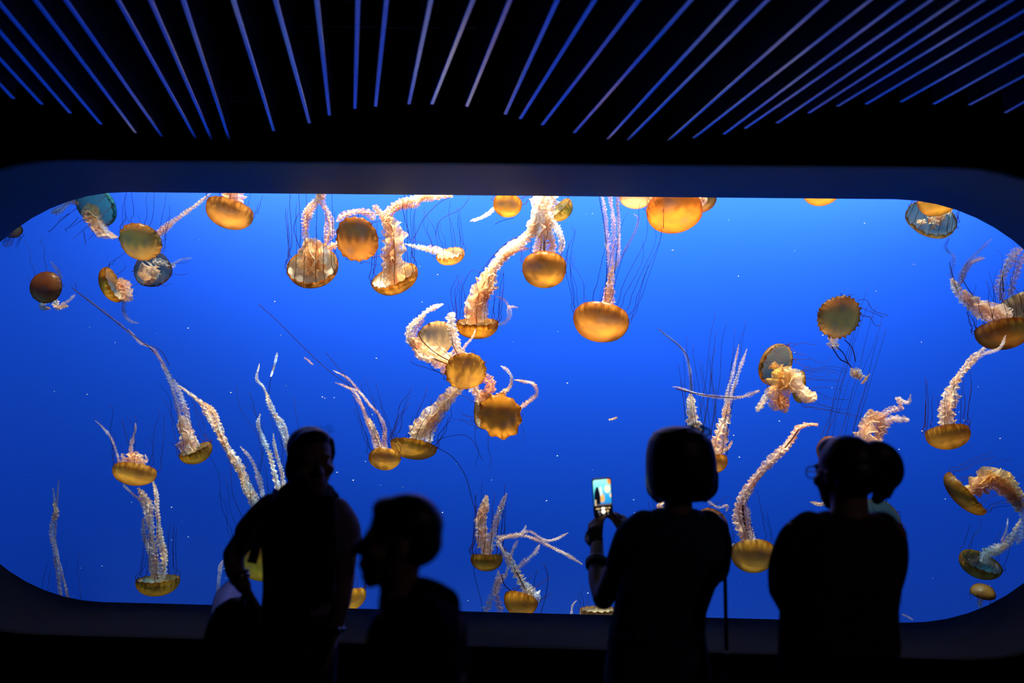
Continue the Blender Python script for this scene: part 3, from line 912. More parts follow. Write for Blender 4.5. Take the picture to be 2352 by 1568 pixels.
(J('faint brown strand of arms rising over the lower left curve, bell below the sill', 6.6, (150, 1455), 42, (0, -0.9, 0.3), .85, OLV)
 .arm([(150, 1440), (140, 1370), (130, 1300), (122, 1250), (118, 1215), (126, 1170), (122, 1120)], 6, 4, (.6, .45, .4, .6)).arm([(160, 1440), (155, 1370), (135, 1290), (127, 1240), (128, 1195), (132, 1140), (135, 1100)], 4, 2.5, (.6, .45, .4, .6))
 .arm([(124, 1195), (130, 1172), (124, 1155)], 6, 5, (.8, .5, .3, .7)).tent(5, 200, (0, 1, 0), 0, TBLU))
(J('golden bell behind the scarfed girl, seen through the crook of her arm', 5.9, (600, 1272), 63, (-0.1, -0.3, 0.95), 0.6, (0.98, 0.60, 0.04, .95), wob=.02)
 .arm([(595, 1220, .2), (588, 1165, .1), (570, 1120), (545, 1060), (510, 1010), (485, 960), (462, 925), (410, 885)], 14, 6, CRM, 2).arm([(600, 1210, .2), (578, 1135, .1), (535, 1060), (505, 990), (495, 950), (470, 925)], 9, 6, CRM, 2)
 .arm([(585, 1150), (562, 1120), (555, 1090)], 10, 6, CRM, 2).arm([(606, 1150, .2), (598, 1110), (580, 1060), (552, 1025)], 8, 4, LIL, 2)
 .arm([(500, 1395), (502, 1340), (506, 1305), (512, 1285)], 5, 4, LIL)
 .tent(9, 260, (-0.28, 0.94, 0), .1, TBLU))
(J('jellyfish hidden behind the girl, white lacy arms rising beside her head', 6.7, (650, 1215), 46, (0.0, -0.85, 0.4), .85, GLD)
 .arm([(668, 1190), (676, 1120), (672, 1070), (655, 1010), (635, 960), (618, 925), (612, 900)], 9, 5, WHT, 2).arm([(668, 1060), (662, 1010), (650, 970), (625, 948)], 5, 3, WHT).arm([(617, 920), (606, 890), (590, 870), (596, 835)], 3.5, 2.5, WHT)
 .arm([(655, 1185), (634, 1100), (620, 1045), (605, 1010), (593, 975), (598, 950)], 8, 3.5, WHT, 2).arm([(650, 1180), (650, 1100), (640, 1060), (630, 1020), (628, 995)], 7, 3, WHT).arm([(622, 865, -.05), (630, 840), (637, 810)], 2.5, 3, WHT)
 .thread([(616, 925), (620, 880), (628, 835)], .9, TBLU).thread([(590, 960), (580, 920), (570, 895)], .7, TBLU).tent(5, 330, (-0.1, 0.97, 0), .1, TBLU))
(J('bright yellow ribbed bell cut by the sill between the girl and the boy', 5.7, (796, 1362), 42, (0.25, -0.85, 0.40), .95, (0.95, 0.66, 0.06, .88)).tent(8, 45, (0.2, .9, 0), .2, TMAR).arm([(790, 1365, .1), (785, 1345), (780, 1330)], 10, 6, CRM))
# --- middle
(J('small golden bell touching a flatter one, thin lacy arms trailing far up left', 5.4, (884, 1046), 36, (0.0, -0.75, 0.65), .85, (0.86, 0.60, 0.08, .85))
 .arm([(878, 1045, .1), (870, 1020), (860, 990), (848, 960)], 10, 5, CRM, 2).arm([(888, 1045, .1), (882, 1015), (884, 985), (872, 955), (850, 930), (825, 900), (800, 888)], 7, 3, LIL).arm([(862, 1030, .1), (856, 1000), (838, 955), (825, 915), (805, 893), (770, 878)], 6, 3, LIL)
 .arm([(830, 905), (800, 870), (765, 850)], 4, 2, LIL).arm([(720, 838), (705, 825), (698, 820)], 2.5, 2, LIL).arm([(850, 985), (835, 940), (810, 905)], 5, 3, LIL)
 .thread([(810, 890), (760, 855), (700, 800), (640, 740), (590, 695)], .9, TBLU).thread([(830, 910), (790, 860), (740, 800)], .7, TBLU).tent(9, 190, (-0.32, 0.93, 0), 0, TBLU, wig=.06))
(J('flat golden bell tilted over a smaller one, thick cream arm rising to the right', 5.85, (950, 1020), 53, (-0.13, -0.88, 0.36), .62, (0.80, 0.50, 0.05, .88))
 .arm([(952, 1018, .1), (962, 995), (980, 968), (1005, 940), (1028, 915), (1055, 885), (1065, 865, .15)], 22, 13, (1, .84, .6, .9), 3).arm([(985, 1015, .1), (990, 985), (1010, 950), (1035, 915)], 11, 9, CRM, 2).arm([(945, 1000), (965, 985), (975, 975)], 18, 14, WHT, 3)
 .tent(14, 110, (0.35, 0.85, 0), .4, TMAR).thread([(1000, 1025), (1040, 1050), (1070, 1095), (1085, 1150), (1095, 1180)], 1.0, TBLU).thread([(985, 1018), (1040, 1000), (1080, 1005), (1110, 1060)], .7, TBLU))
(J('amber bell in the central cluster with veil-like arms spread to its upper left', 5.45, (1069, 852), 48, (0.12, -0.42, 0.88), .48, (0.80, 0.52, 0.08, .86), fr=.07, amax=84)
 .arm([(1060, 845, .15), (1030, 835, .12), (1000, 815, .1), (965, 800, .06), (945, 775)], 24, 14, (1, .78, .52, .85), 3).arm([(1050, 840, .1), (1010, 825), (970, 820), (950, 800)], 12, 8, CRM, 2).arm([(955, 800), (938, 780), (942, 752), (965, 730), (985, 712), (1018, 698)], 9, 6, WHT, 2)
 .arm([(945, 785), (955, 755), (975, 735)], 8, 6, LIL, 2).arm([(1062, 835, .1), (1050, 800), (1042, 765), (1035, 730), (1045, 720)], 12, 10, WHT, 2).arm([(1068, 830, .1), (1065, 800), (1085, 775), (1092, 755, -.1)], 4, 3, LIL)
 .thread([(1045, 835, -.02), (1000, 810), (968, 780), (960, 755)], 1.3, TMAR).thread([(1050, 845), (1000, 825), (965, 810), (945, 785)], 1.3, TMAR).thread([(1060, 830), (1040, 790), (1035, 750)], 1, TMAR)
 .thread([(1022, 860), (990, 848), (950, 835), (935, 822)], .8, TBLU).tent(6, 60, (-.5, .5, 0), .4, TMAR))
(J('pale yellow bell seen through the veil-like arms in the central cluster', 6.0, (1002, 778), 46, (0.30, -0.45, 0.84), .46, (0.98, 0.78, 0.36, .78), fr=.08, amax=84).tent(5, 50, (-.2, .9, 0), .4, TBLU))
(J('ruffle-edged orange bell facing out in front of a darker open one', 5.5, (1147, 952), 50, (0.04, -0.06, 0.99), .45, (0.86, 0.46, 0.05, .95), lobes=11, fr=.09, wob=.12, amax=82)
 .arm([(1190, 940, .12), (1210, 925, .1), (1232, 905, .1), (1225, 882, .1), (1200, 875), (1180, 872)], 6, 3, (1, .75, .55, .7)).tent(4, 110, (0, -1, 0), .4, TBLU))
(J('darker open bell behind the ruffle-edged orange one with peach arms above', 6.0, (1108, 942), 43, (0.75, -0.10, -0.45), .6, (0.46, 0.28, 0.06, .9))
 .arm([(1105, 930), (1098, 905), (1085, 885)], 14, 10, SAL, 2).arm([(1118, 925), (1120, 905), (1130, 885), (1105, 860, .1)], 14, 10, (1, .5, .25, .8), 2).arm([(1150, 905), (1170, 890), (1175, 868), (1165, 850), (1150, 840)], 6, 3.5, (1, .75, .6, .7)).arm([(1140, 915), (1152, 905), (1168, 892)], 10, 6, CRM, 2)
 .tent(9, 70, (-0.8, .4, 0), .4, TBLU, wig=.25))
(J('olive-brown jar-shaped bell below a peach arm column near the boy', 5.8, (1118, 1273), 36, (0.0, -0.96, 0.24), 1.02, (0.52, 0.36, 0.05, .9), amax=112)
 .arm([(1117, 1275, .1), (1113, 1250), (1106, 1220), (1104, 1195), (1112, 1165), (1118, 1138)], 19, 9, SAL, 3).arm([(1122, 1270), (1132, 1225), (1142, 1190), (1150, 1165), (1164, 1132)], 11, 5, (1, .75, .6, .7), 2).arm([(1108, 1200), (1105, 1170), (1120, 1145)], 10, 8, LIL, 2)
 .tent(16, 150, (0.08, 0.96, 0), .05, TMAR, wig=.08).thread([(1085, 1270), (1090, 1320), (1105, 1380), (1108, 1410)], .7, TBLU))
(J('orange bell cut by the sill under a sprawl of lilac arms', 5.7, (1198, 1372), 38, (-0.25, -0.75, 0.55), 1.1, (0.90, 0.56, 0.06, .9))
 .arm([(1212, 1375, .1), (1210, 1355), (1195, 1330), (1175, 1295), (1152, 1260)], 15, 7, CRM, 2).arm([(1222, 1385), (1225, 1370), (1215, 1350)], 14, 12, WHT, 2).arm([(1155, 1262), (1145, 1240), (1190, 1228), (1235, 1240), (1270, 1258), (1305, 1275), (1338, 1296)], 6, 3.5, (1, .75, .6, .7))
 .arm([(1140, 1232), (1180, 1232), (1215, 1220), (1250, 1240), (1275, 1238), (1305, 1223)], 5, 3, LIL).arm([(1180, 1312), (1205, 1290), (1228, 1270), (1240, 1250)], 6, 5, LIL).arm([(1195, 1228), (1205, 1215), (1208, 1205)], 4, 3, LIL)
 .arm([(1150, 1405), (1140, 1360), (1150, 1330), (1165, 1315)], 12, 7, LIL, 2).arm([(1115, 1408), (1125, 1380), (1140, 1345), (1145, 1310)], 11, 7, LIL, 2).arm([(1160, 1330), (1175, 1270), (1190, 1240)], 4, 4, LIL)
 .thread([(1210, 1360), (1180, 1300), (1155, 1250)], 1.4, TMAR).thread([(1190, 1365), (1160, 1345), (1150, 1310)], 1.2, TMAR)
 .thread([(1242, 1410), (1255, 1360), (1258, 1320), (1245, 1285)], .9, TBLU).thread([(1225, 1400), (1228, 1330), (1240, 1300)], .7, TBLU).tent(6, 70, (.6, .5, .3), .2, TMAR))
(J('mottled tan bell at the sill under the raised elbow of the woman with the phone', 6.0, (1375, 1398), 42, (0.0, -0.97, 0.15), .9, (0.62, 0.42, 0.14, .9), fr=.05).tent(8, 50, (0, 1, 0), .3, TBLU).arm([(1312, 1412), (1315, 1390), (1325, 1378)], 3, 2, LIL).arm([(1332, 1412), (1335, 1398)], 2.5, 2, LIL))
# --- behind the two women
(J('orange bell edge beside the bobbed hair, rosy arms rising above it', 6.25, (1633, 1053), 36, (0.05, -0.88, 0.40), .95, (0.82, 0.44, 0.06, .88))
 .arm([(1640, 1055, .1), (1642, 1020), (1655, 985), (1668, 950), (1672, 920)], 15, 9, SAL, 2).arm([(1650, 1052, .1), (1662, 1015), (1668, 980)], 12, 8, SAL, 2).arm([(1668, 950), (1676, 915), (1688, 880), (1700, 845), (1716, 800)], 8, 3, LIL, 2).arm([(1662, 960), (1670, 905), (1685, 850), (1697, 790)], 6, 2.5, LIL)
 .arm([(1655, 1040), (1672, 1028), (1682, 1012)], 4, 3, SAL).tent(9, 330, (0.12, 0.97, 0), 0, TBLU, wig=.05))
(J('dark ridged bell mostly behind the bobbed hair, pale arm column rising behind sunglasses', 6.6, (1618, 1030), 30, (0.0, -0.8, 0.45), .9, BRN)
 .arm([(1600, 1030), (1594, 985), (1588, 945), (1586, 905)], 19, 10, (1, .78, .55, .8), 3).arm([(1588, 915), (1586, 870), (1580, 830), (1562, 795), (1515, 758)], 5, 2, BLU).thread([(1588, 900), (1584, 840), (1570, 805), (1512, 755)], 1.4, TBLU)
 .tent(12, 220, (-0.12, 0.97, 0), .2, TBLU, wig=.05))
(J('brown bell edge showing behind the right shoulder of the woman with the phone', 6.0, (1630, 1210), 42, (0.5, -0.1, -0.5), .6, BRN).tent(8, 60, (.5, .3, 0), .3, TBLU).arm([(1625, 1150), (1650, 1165), (1670, 1160), (1668, 1175)], 4, 3, LIL))
(J('yellow-orange bell corner showing beside the neck of the woman with the phone', 6.0, (1530, 1190), 36, (-0.2, -0.6, 0.6), .9, (0.95, 0.55, 0.10, .9)).arm([(1520, 1190, .1), (1515, 1165), (1522, 1150)], 12, 8, SAL, 2).tent(6, 70, (-.1, 1, 0), .2, TBLU))
(J('golden cup between the two women with one long rope-like arm curving up right', 5.7, (1728, 1262), 49, (-0.05, -0.72, 0.68), 1.0, (0.74, 0.50, 0.07, .82))
 .arm([(1722, 1262, .12), (1708, 1225), (1698, 1190), (1700, 1155), (1722, 1115), (1755, 1075), (1790, 1040), (1815, 1015), (1832, 985), (1855, 975), (1880, 975)], 15, 7, (1, .74, .6, .85), 3)
 .arm([(1735, 1255, .12), (1722, 1225), (1715, 1180), (1712, 1150), (1735, 1110)], 9, 7, (1, .74, .6, .8), 2).arm([(1690, 1250), (1680, 1252), (1674, 1262)], 4, 3, LIL)
 .thread([(1724, 1250), (1708, 1190), (1712, 1140), (1760, 1080), (1810, 1020), (1835, 985)], 1.8, TMAR).tent(9, 130, (-0.25, 0.93, 0), .2, TBLU))
(J('orange bell edge above the glasses wearer, its ruffled arms standing behind her ponytail', 5.9, (1915, 1035), 36, (-0.6, -0.2, 0.5), .9, (0.74, 0.36, 0.07, .9))
 .arm([(1985, 1060, .1), (1990, 1030), (1985, 995), (1998, 965), (2000, 940)], 22, 19, (1, .74, .5, .85), 3).arm([(2005, 1050), (2015, 1010), (2025, 975), (2010, 945)], 15, 14, (1, .74, .55, .8), 3).arm([(2015, 985), (2040, 965), (2065, 962), (2088, 965)], 12, 6, (1, .74, .6, .75), 2)
 .arm([(2020, 960), (2045, 942), (2070, 935), (2062, 915), (2085, 925), (2092, 905)], 7, 4, (1, .74, .6, .7))
 .tent(9, 330, (0.28, 0.93, 0), 0, TBLU, wig=.05))
(J('scalloped open bell rim showing over the right shoulder of the glasses wearer', 5.9, (2012, 1205), 57, (0.05, -0.15, -0.97), .45, (0.50, 0.37, 0.09, .10), fr=.06, uc=(0.16, 0.40, 0.60, 0.15))
 .arm([(1930, 1160, .1), (1905, 1152, .1), (1885, 1158, .1), (1860, 1152, .1)], 5, 4, SAL).tent(12, 30, (0, .2, .9), -.6, TMAR).tent(5, 120, (.3, -.9, 0), .2, TBLU))
print('jellies', Jelly.count)

# drifting scraps and specks
m_speck = simple('pale_speck', (0.9, 0.88, 0.85), .6)
vs, fs = [], []
rs = random.Random(5)
known = [(631, 693), (740, 912), (657, 886), (775, 857), (1280, 1047), (1790, 967), (1685, 1000), (1698, 1050), (2118, 990), (2297, 1007), (746, 915), (811, 1103), (774, 1085), (1016, 1177),
         (1255, 1150), (432, 754), (200, 906), (530, 902), (1545, 575), (394, 1165), (234, 1300), (1350, 1362), (1005, 631), (645, 770), (1890, 770), (2065, 1032), (925, 1119), (864, 823), (1303, 880), (515, 1305)]
pts = [(x, y, 1.0) for x, y in known] + [(rs.uniform(60, 2300), rs.uniform(480, 1380), rs.uniform(.35, .8)) for _ in range(70)]
for (x, y, s) in pts:
    c = P(x, y, rs.uniform(5.4, 6.6))
    r = 0.0052 * s
    b = len(vs)
    for d in ((1.4, 0, 0.3), (-1.2, 0, 0), (0, 1, 0), (0, -1, 0), (0, 0, 1.1), (0, 0, -.9)):
        vs.append(c + Vector(d) * r)
    fs += [(b + i, b + j, b + k) for i in (0, 1) for j in (2, 3) for k in (4, 5)]
tag(link('drifting_specks', mesh('drifting_specks', vs, fs), m_speck), 'tiny white specks drifting through the tank water', 'specks', kind='stuff')
for nm, lab, pts, wd, col in (('tissue_scrap', 'small pink scrap of jellyfish tissue drifting left of the bobbed hair', [(1398, 964), (1408, 962), (1418, 958)], 3.5, SAL),
                              ('tissue_scrap', 'tiny dark scrap drifting below the teal-lined spoked jellyfish', [(2093, 605), (2098, 607), (2104, 608)], 2, BLU),
                              ('tissue_scrap', 'faint lilac strand drifting over the sill beside the glasses wearer', [(2072, 1410), (2085, 1416), (2098, 1424)], 3, LIL)):
    c = P(pts[1][0], pts[1][1], 5.9)
    me = frill_mesh([P(x, y, 5.9) - c for x, y in pts], M(wd, 5.9), M(wd * .7, 5.9), len(lab), 2)
    o = tag(link(nm, me, ARM, None, True), lab, 'scrap')
    o.location = c
    o.color = col


# ------------------------------------------------------------------ people
SKIN = simple('skin', (0.30, 0.17, 0.12), 0.5, 0, 0.3, 0.1, 30)
HAIRD = simple('dark_hair', (0.018, 0.012, 0.010), 0.45, 0, 0.4, 0.5, 60, 0.4)
TEE = simple('pale_tee', (0.30, 0.27, 0.32), 0.85, 0, 0.1, 0.15, 30, 0.2)
SCARFM = simple('dark_scarf', (0.035, 0.03, 0.04), 0.9, 0, 0.05, 0.5, 40, 0.5)
JEANS = simple('dark_denim', (0.030, 0.034, 0.055), 0.9, 0, 0.05, 0.3, 120, 0.3)
BAGM = simple('black_canvas', (0.012, 0.012, 0.014), 0.7, 0, 0.3, 0.3, 80, 0.3)
DENIM = simple('pale_woven_panel', (0.42, 0.42, 0.50), 0.9, 0, 0.05, 0.55, 140, 0.4)
def cloth_thin(name, col):
    m, nt, out = mat(name)
    G = NT(nt)
    tc = G.n('TexCoord')
    wv = G.n('TexNoise')
    wv.inputs['Scale'].default_value = 130
    G.l(tc.outputs['Object'], wv.inputs['Vector'])
    cc = G.mix(wv.outputs[0], tuple(c * .5 for c in col), col)
    a, d = G.n('BsdfTranslucent'), G.n('BsdfDiffuse')
    G.l(cc, a.inputs[0])
    G.l(cc, d.inputs[0])
    G.l(G.shmix(.3, a.outputs[0], d.outputs[0]), out.inputs[0])
    return m


THIN = cloth_thin('thin_woven_panel', (0.9, 0.85, 0.85))
TEALT = simple('teal_tee', (0.035, 0.075, 0.10), 0.85, 0, 0.05, 0.25, 30, 0.3)
BROWNT = simple('brown_top', (0.050, 0.026, 0.018), 0.85, 0, 0.05, 0.25, 30, 0.3)
BLACKT = simple('black_tee', (0.010, 0.010, 0.012), 0.9, 0, 0.05, 0.25, 30, 0.3)
TROUS = simple('black_trousers', (0.009, 0.009, 0.010), 0.9, 0, 0.05, 0.25, 30)
METAL = simple('steel', (0.5, 0.5, 0.5), 0.3, 1.0)
PLAST = simple('black_plastic', (0.010, 0.010, 0.012), 0.35, 0, 0.5)
SHOEM = simple('dark_shoe', (0.015, 0.015, 0.016), 0.6)


class Sol:
    """closed solids gathered here are fused into one skin by a voxel remesh"""

    def __init__(s):
        s.vs, s.fs = [], []

    def add(s, vs, fs):
        b = len(s.vs)
        s.vs += [Vector(v) for v in vs]
        s.fs += [tuple(k + b for k in f) for f in fs]
        return s

    def ell(s, c, r, rot=None, nu=20, nv=12):
        vs = [Vector((0, 0, -r[2]))]
        for i in range(1, nv):
            a = -math.pi / 2 + math.pi * i / nv
            for k in range(nu):
                t = 2 * math.pi * k / nu
                vs.append(Vector((r[0] * math.cos(a) * math.cos(t), r[1] * math.cos(a) * math.sin(t), r[2] * math.sin(a))))
        vs.append(Vector((0, 0, r[2])))
        if rot is not None:
            vs = [rot @ v for v in vs]
        vs = [v + Vector(c) for v in vs]
        fs = [(0, 1 + (k + 1) % nu, 1 + k) for k in range(nu)]
        for i in range(nv - 2):
            for k in range(nu):
                a, b2 = 1 + i * nu + k, 1 + i * nu + (k + 1) % nu
                fs.append((a, b2, b2 + nu, a + nu))
        e = len(vs) - 1
        fs += [(e, e - nu + k, e - nu + (k + 1) % nu) for k in range(nu)]
        return s.add(vs, fs)

    def limb(s, pts, rad, sides=16):
        pts = [Vector(p) for p in pts]
        if len(pts) > 2:
            cs = catmull(pts, sum((b - a).length for a, b in zip(pts, pts[1:])) / (8 * len(pts)))
        else:
            cs = [pts[0].lerp(pts[1], t / 6) for t in range(7)]
        acc = [0]
        for a, b in zip(pts, pts[1:]):
            acc.append(acc[-1] + (b - a).length)
        rr, L = [], 0
        tot = sum((b - a).length for a, b in zip(cs, cs[1:])) or 1
        for i, p in enumerate(cs):
            if i:
                L += (cs[i] - cs[i - 1]).length
            d = L / tot * acc[-1]
            k = 0
            while k < len(acc) - 2 and d > acc[k + 1]:
                k += 1
            t = min(1, (d - acc[k]) / max(1e-6, acc[k + 1] - acc[k]))
            rr.append(rad[k] + (rad[k + 1] - rad[k]) * t)
        vs, fs = tube_data(cs, rr, sides)
        s.add(vs, fs)
        s.ell(pts[0], (rad[0],) * 3, None, 12, 8)
        s.ell(pts[-1], (rad[-1],) * 3, None, 12, 8)
        return s

    def loft(s, secs, n=24, pw=2.3, yaw=0.0):
        """secs: (centre, half width, half depth)"""
        vs = []
        cw, sw = math.cos(yaw), math.sin(yaw)
        for c, a, b in secs:
            for k in range(n):
                t = 2 * math.pi * k / n
                x = a * math.copysign(abs(math.cos(t)) ** (2 / pw), math.cos(t))
                y = b * math.copysign(abs(math.sin(t)) ** (2 / pw), math.sin(t))
                vs.append(Vector(c) + Vector((x * cw - y * sw, x * sw + y * cw, 0)))
        fs = []
        for i in range(len(secs) - 1):
            for k in range(n):
                k2 = (k + 1) % n
                fs.append((i * n + k, i * n + k2, (i + 1) * n + k2, (i + 1) * n + k))
        fs.append(tuple(range(n))[::-1])
        fs.append(tuple((len(secs) - 1) * n + k for k in range(n)))
        return s.add(vs, fs)

    def build(s, name, m, root, vox=0.007, smooth=6, sub=None):
        off, q_ = Vector((0, 0, 0)), root
        while q_ is not None:
            off, q_ = off + Vector(q_.location), q_.parent
        me = mesh(name, [v - off for v in s.vs], s.fs)
        bm = bmesh.new()
        bm.from_mesh(me)
        bmesh.ops.recalc_face_normals(bm, faces=bm.faces[:])
        bm.to_mesh(me)
        bm.free()
        o = bpy.data.objects.new('tmp', me)
        C.objects.link(o)
        md = o.modifiers.new('r', 'REMESH')
        md.mode = 'VOXEL'
        md.voxel_size = vox
        if smooth:
            sm = o.modifiers.new('s', 'SMOOTH')
            sm.iterations = smooth
            sm.factor = 0.5
        dg = bpy.context.evaluated_depsgraph_get()
        me2 = bpy.data.meshes.new_from_object(o.evaluated_get(dg))
        me2.name = name
        bpy.data.objects.remove(o)
        return link(name, me2, m, root, True)


def head_frame(org, H, yaw, pitch=0.0, roll=0.0):
    """local head: face towards -Y, chin at z=0, crown at z=1; yaw turns it about Z"""
    return Matrix.Translation(org) @ Matrix.Rotation(yaw, 4, 'Z') @ Matrix.Rotation(pitch, 4, 'X') @ Matrix.Rotation(roll, 4, 'Y') @ Matrix.Scale(H, 4)


def head_solid(S, F4):
    H = F4.to_scale()[0]
    R3 = F4.to_3x3().normalized()

    def e(c, r):
        S.ell(F4 @ Vector(c), tuple(x * H for x in r), R3)
    e((0, .05, .64), (.335, .42, .36))
    for z, y, a, b in ((.03, -.30, .12, .10), (.10, -.26, .18, .16), (.20, -.20, .24, .22), (.33, -.14, .28, .28), (.48, -.07, .30, .33)):
        e((0, y, z + .03), (a, b, .13))
    e((0, -.36, .07), (.085, .06, .06))
    pts = [F4 @ Vector(p) for p in ((0, -.385, .52), (0, -.45, .44), (0, -.515, .355))]
    S.limb(pts, [.035 * H, .045 * H, .055 * H], 10)
    for sx in (-1, 1):
        e((sx * .055, -.455, .335), (.045, .05, .038))
        e((sx * .13, -.355, .575), (.12, .05, .035))
        e((sx * .125, -.360, .485), (.065, .045, .038))
        e((sx * .20, -.26, .36), (.10, .12, .10))
        e((sx * .335, .04, .43), (.03, .075, .12))
    e((0, -.425, .225), (.095, .045, .028))
    e((0, -.418, .178), (.085, .045, .032))


def hand(S, wrist, tip_dir, side_dir, size=0.17, curl=0.5, thumb=1, spread=0.12, normal=None, curls=None):
    """palm with four fingers and a thumb; fingers curl towards the palm normal"""
    d = tip_dir.normalized()
    sd = (side_dir - d * side_dir.dot(d)).normalized()
    nn = d.cross(sd).normalized() if normal is None else (normal - d * normal.dot(d)).normalized()
    pl = size * 0.52
    for i, t in enumerate((.12, .38, .66, .92)):
        ww = size * (.20 + .04 * t)
        S.ell(wrist + d * pl * t, (ww * .95, size * .085, size * .14), Matrix((sd, nn, d)).transposed())
    lens = (.40, .45, .42, .33)
    for k in range(4):
        off = (k - 1.5) / 1.5
        base = wrist + d * pl * (0.98 - .06 * abs(off)) + sd * (size * .165 * off)
        L = size * lens[k]
        cu = curls[k] if curls else curl
        dirv = (d + sd * spread * off).normalized()
        pts, rad = [base - d * size * .06], [size * .058]
        p, a = base, 0.0
        for seg, r in ((.45, .054), (.30, .05), (.25, .044)):
            a += cu * 0.75
            dv = dirv * math.cos(a) + nn * math.sin(a)
            p = p + dv * (L * seg)
            pts.append(p)
            rad.append(size * r)
        S.limb(pts, rad, 10)
    base = wrist + d * pl * .30 + sd * (size * .17 * -thumb)
    p1 = base + (sd * -thumb * .75 + d * .7 + nn * .35).normalized() * size * .20
    p2 = p1 + (sd * -thumb * .35 + d * .9 + nn * .4).normalized() * size * .15
    p3 = p2 + (d * .95 + nn * .3 + sd * thumb * .05).normalized() * size * .12
    S.limb([base, p1, p2, p3], [size * .075, size * .066, size * .056, size * .045], 10)


def shoes(root, pts, L=0.24):
    for (x, y, yaw) in pts:
        S = Sol()
        R3 = Matrix.Rotation(yaw, 3, 'Z')
        for (a, r) in ((-.28, (.042, .06, .045)), (.0, (.044, .09, .05)), (.30, (.05, .08, .034))):
            S.ell(Vector((x, y, 0.045)) + R3 @ Vector((0, -a * L, -.008 if a > .1 else 0)), tuple((r[0], r[1], r[2])), R3)
        o = S.build('shoe', SHOEM, root, 0.008, 3)
        lo = min(v.co.z for v in o.data.vertices) + root.location.z
        for v in o.data.vertices:
            v.co.z -= lo


def torso(S, Y, rows, pw=2.3, yaw=0.0):
    S.loft([(P(cx, py, Y), M(hw, Y), dp) for (py, cx, hw, dp) in rows], pw=pw, yaw=yaw)


PEOPLE = 'visitors watching the tank'

# ---- girl with a scarf, facing the viewer, head turned to her left
Y = 2.85
root = empty('person', (P(690, 1480, Y).x, Y, 0), 'person in pale tee and long dark scarf facing the viewer, hand on hip', 'person', PEOPLE)
g = lambda x, y, dy=0.0: P(x, y, Y + dy)
S = Sol()
HF = head_frame(g(716, 1127, -.01), M(142, Y), math.radians(31), math.radians(2), math.radians(-4))
head_solid(S, HF)
S.limb([g(704, 1090, .03), g(700, 1140, .03), g(698, 1185, .02)], [.052, .055, .065])
torso(S, Y, [(1430, 688, 70, .09), (1380, 690, 74, .09), (1300, 692, 78, .095), (1210, 695, 88, .09), (1165, 697, 70, .06)])
S.limb([g(612, 1180), g(570, 1228, -.01), g(536, 1272, -.01)], [.05, .043, .037])
S.limb([g(536, 1272, -.01), g(540, 1308, -.05), g(560, 1346, -.07)], [.037, .034, .026])
hand(S, g(561, 1346, -.07), g(592, 1402, -.05) - g(561, 1346, -.07), Vector((.6, -.8, .2)), 0.165, 0.35, 1)
S.limb([g(782, 1195), g(793, 1260), g(792, 1325)], [.05, .042, .035])
S.limb([g(792, 1325), g(784, 1385, -.04), g(768, 1450, -.06)], [.035, .032, .025])
hand(S, g(768, 1452, -.06), g(748, 1520, -.07) - g(768, 1452, -.06), Vector((.5, -.85, 0)), 0.165, 0.3, -1)
S.build('body', SKIN, root, 0.0065, 4)
# hair pulled back, with a loose knot behind
S = Sol()
sc_ = HF.to_scale()[0]
R3 = HF.to_3x3().normalized()
S.ell(HF @ Vector((0, .09, .69)), (.365 * sc_, .415 * sc_, .345 * sc_), R3)
S.ell(HF @ Vector((0, .24, .50)), (.33 * sc_, .30 * sc_, .33 * sc_), R3)
S.ell(HF @ Vector((0, -.16, .86)), (.27 * sc_, .18 * sc_, .14 * sc_), R3)
S.ell(HF @ Vector((.12, .50, .70)), (.17 * sc_, .15 * sc_, .17 * sc_), R3)
S.limb([HF @ Vector((-.12, .42, .55)), HF @ Vector((-.20, .46, .30)), HF @ Vector((-.16, .40, .02))], [.13 * sc_, .12 * sc_, .08 * sc_])
for sx in (-1, 1):
    S.limb([HF @ Vector((sx * .30, -.12, .80)), HF @ Vector((sx * .345, -.03, .58)), HF @ Vector((sx * .33, .12, .36))], [.05 * sc_, .05 * sc_, .04 * sc_])
hr = S.build('hair', HAIRD, root, 0.006, 3)
rs = random.Random(3)
vs, fs = [], []
for k in range(26):
    a = rs.uniform(0, 6.28)
    b0 = Vector((.30 * math.cos(a), .05 + .36 * math.sin(a), .93 + rs.uniform(-.1, .05)))
    p0 = HF @ b0
    d = Vector((rs.uniform(-.3, .6), rs.uniform(-.3, .3), rs.uniform(.1, .7)))
    pts = [p0, p0 + d * .022, p0 + d * .036 + Vector((.016, 0, -.008))]
    v2, f2 = tube_data(catmull([p - Vector(root.location) for p in pts], .006), .0006, 3)
    fs += [tuple(i + len(vs) for i in f) for f in f2]
    vs += v2
link('flyaway_strands', mesh('flyaway_strands', vs, fs), HAIRD, hr)['kind'] = 'stuff'
# pale tee with short sleeves
S = Sol()
torso(S, Y, [(1400, 690, 86, .112), (1350, 692, 84, .112), (1280, 693, 86, .118), (1215, 695, 97, .115), (1175, 697, 92, .095), (1150, 700, 60, .065)])
S.limb([g(625, 1170), g(600, 1195), g(576, 1222)], [.060, .060, .058])
S.limb([g(770, 1180), g(790, 1212), g(795, 1248)], [.060, .058, .056])
for k in range(9):          # soft folds
    a = rnd.uniform(610, 770)
    S.limb([g(a, 1240 + 10 * k, -.10), g(a + rnd.uniform(-25, 25), 1300 + 10 * k, -.105)], [.010, .008], 8)
S.build('tee_shirt', TEE, root, 0.007, 5)
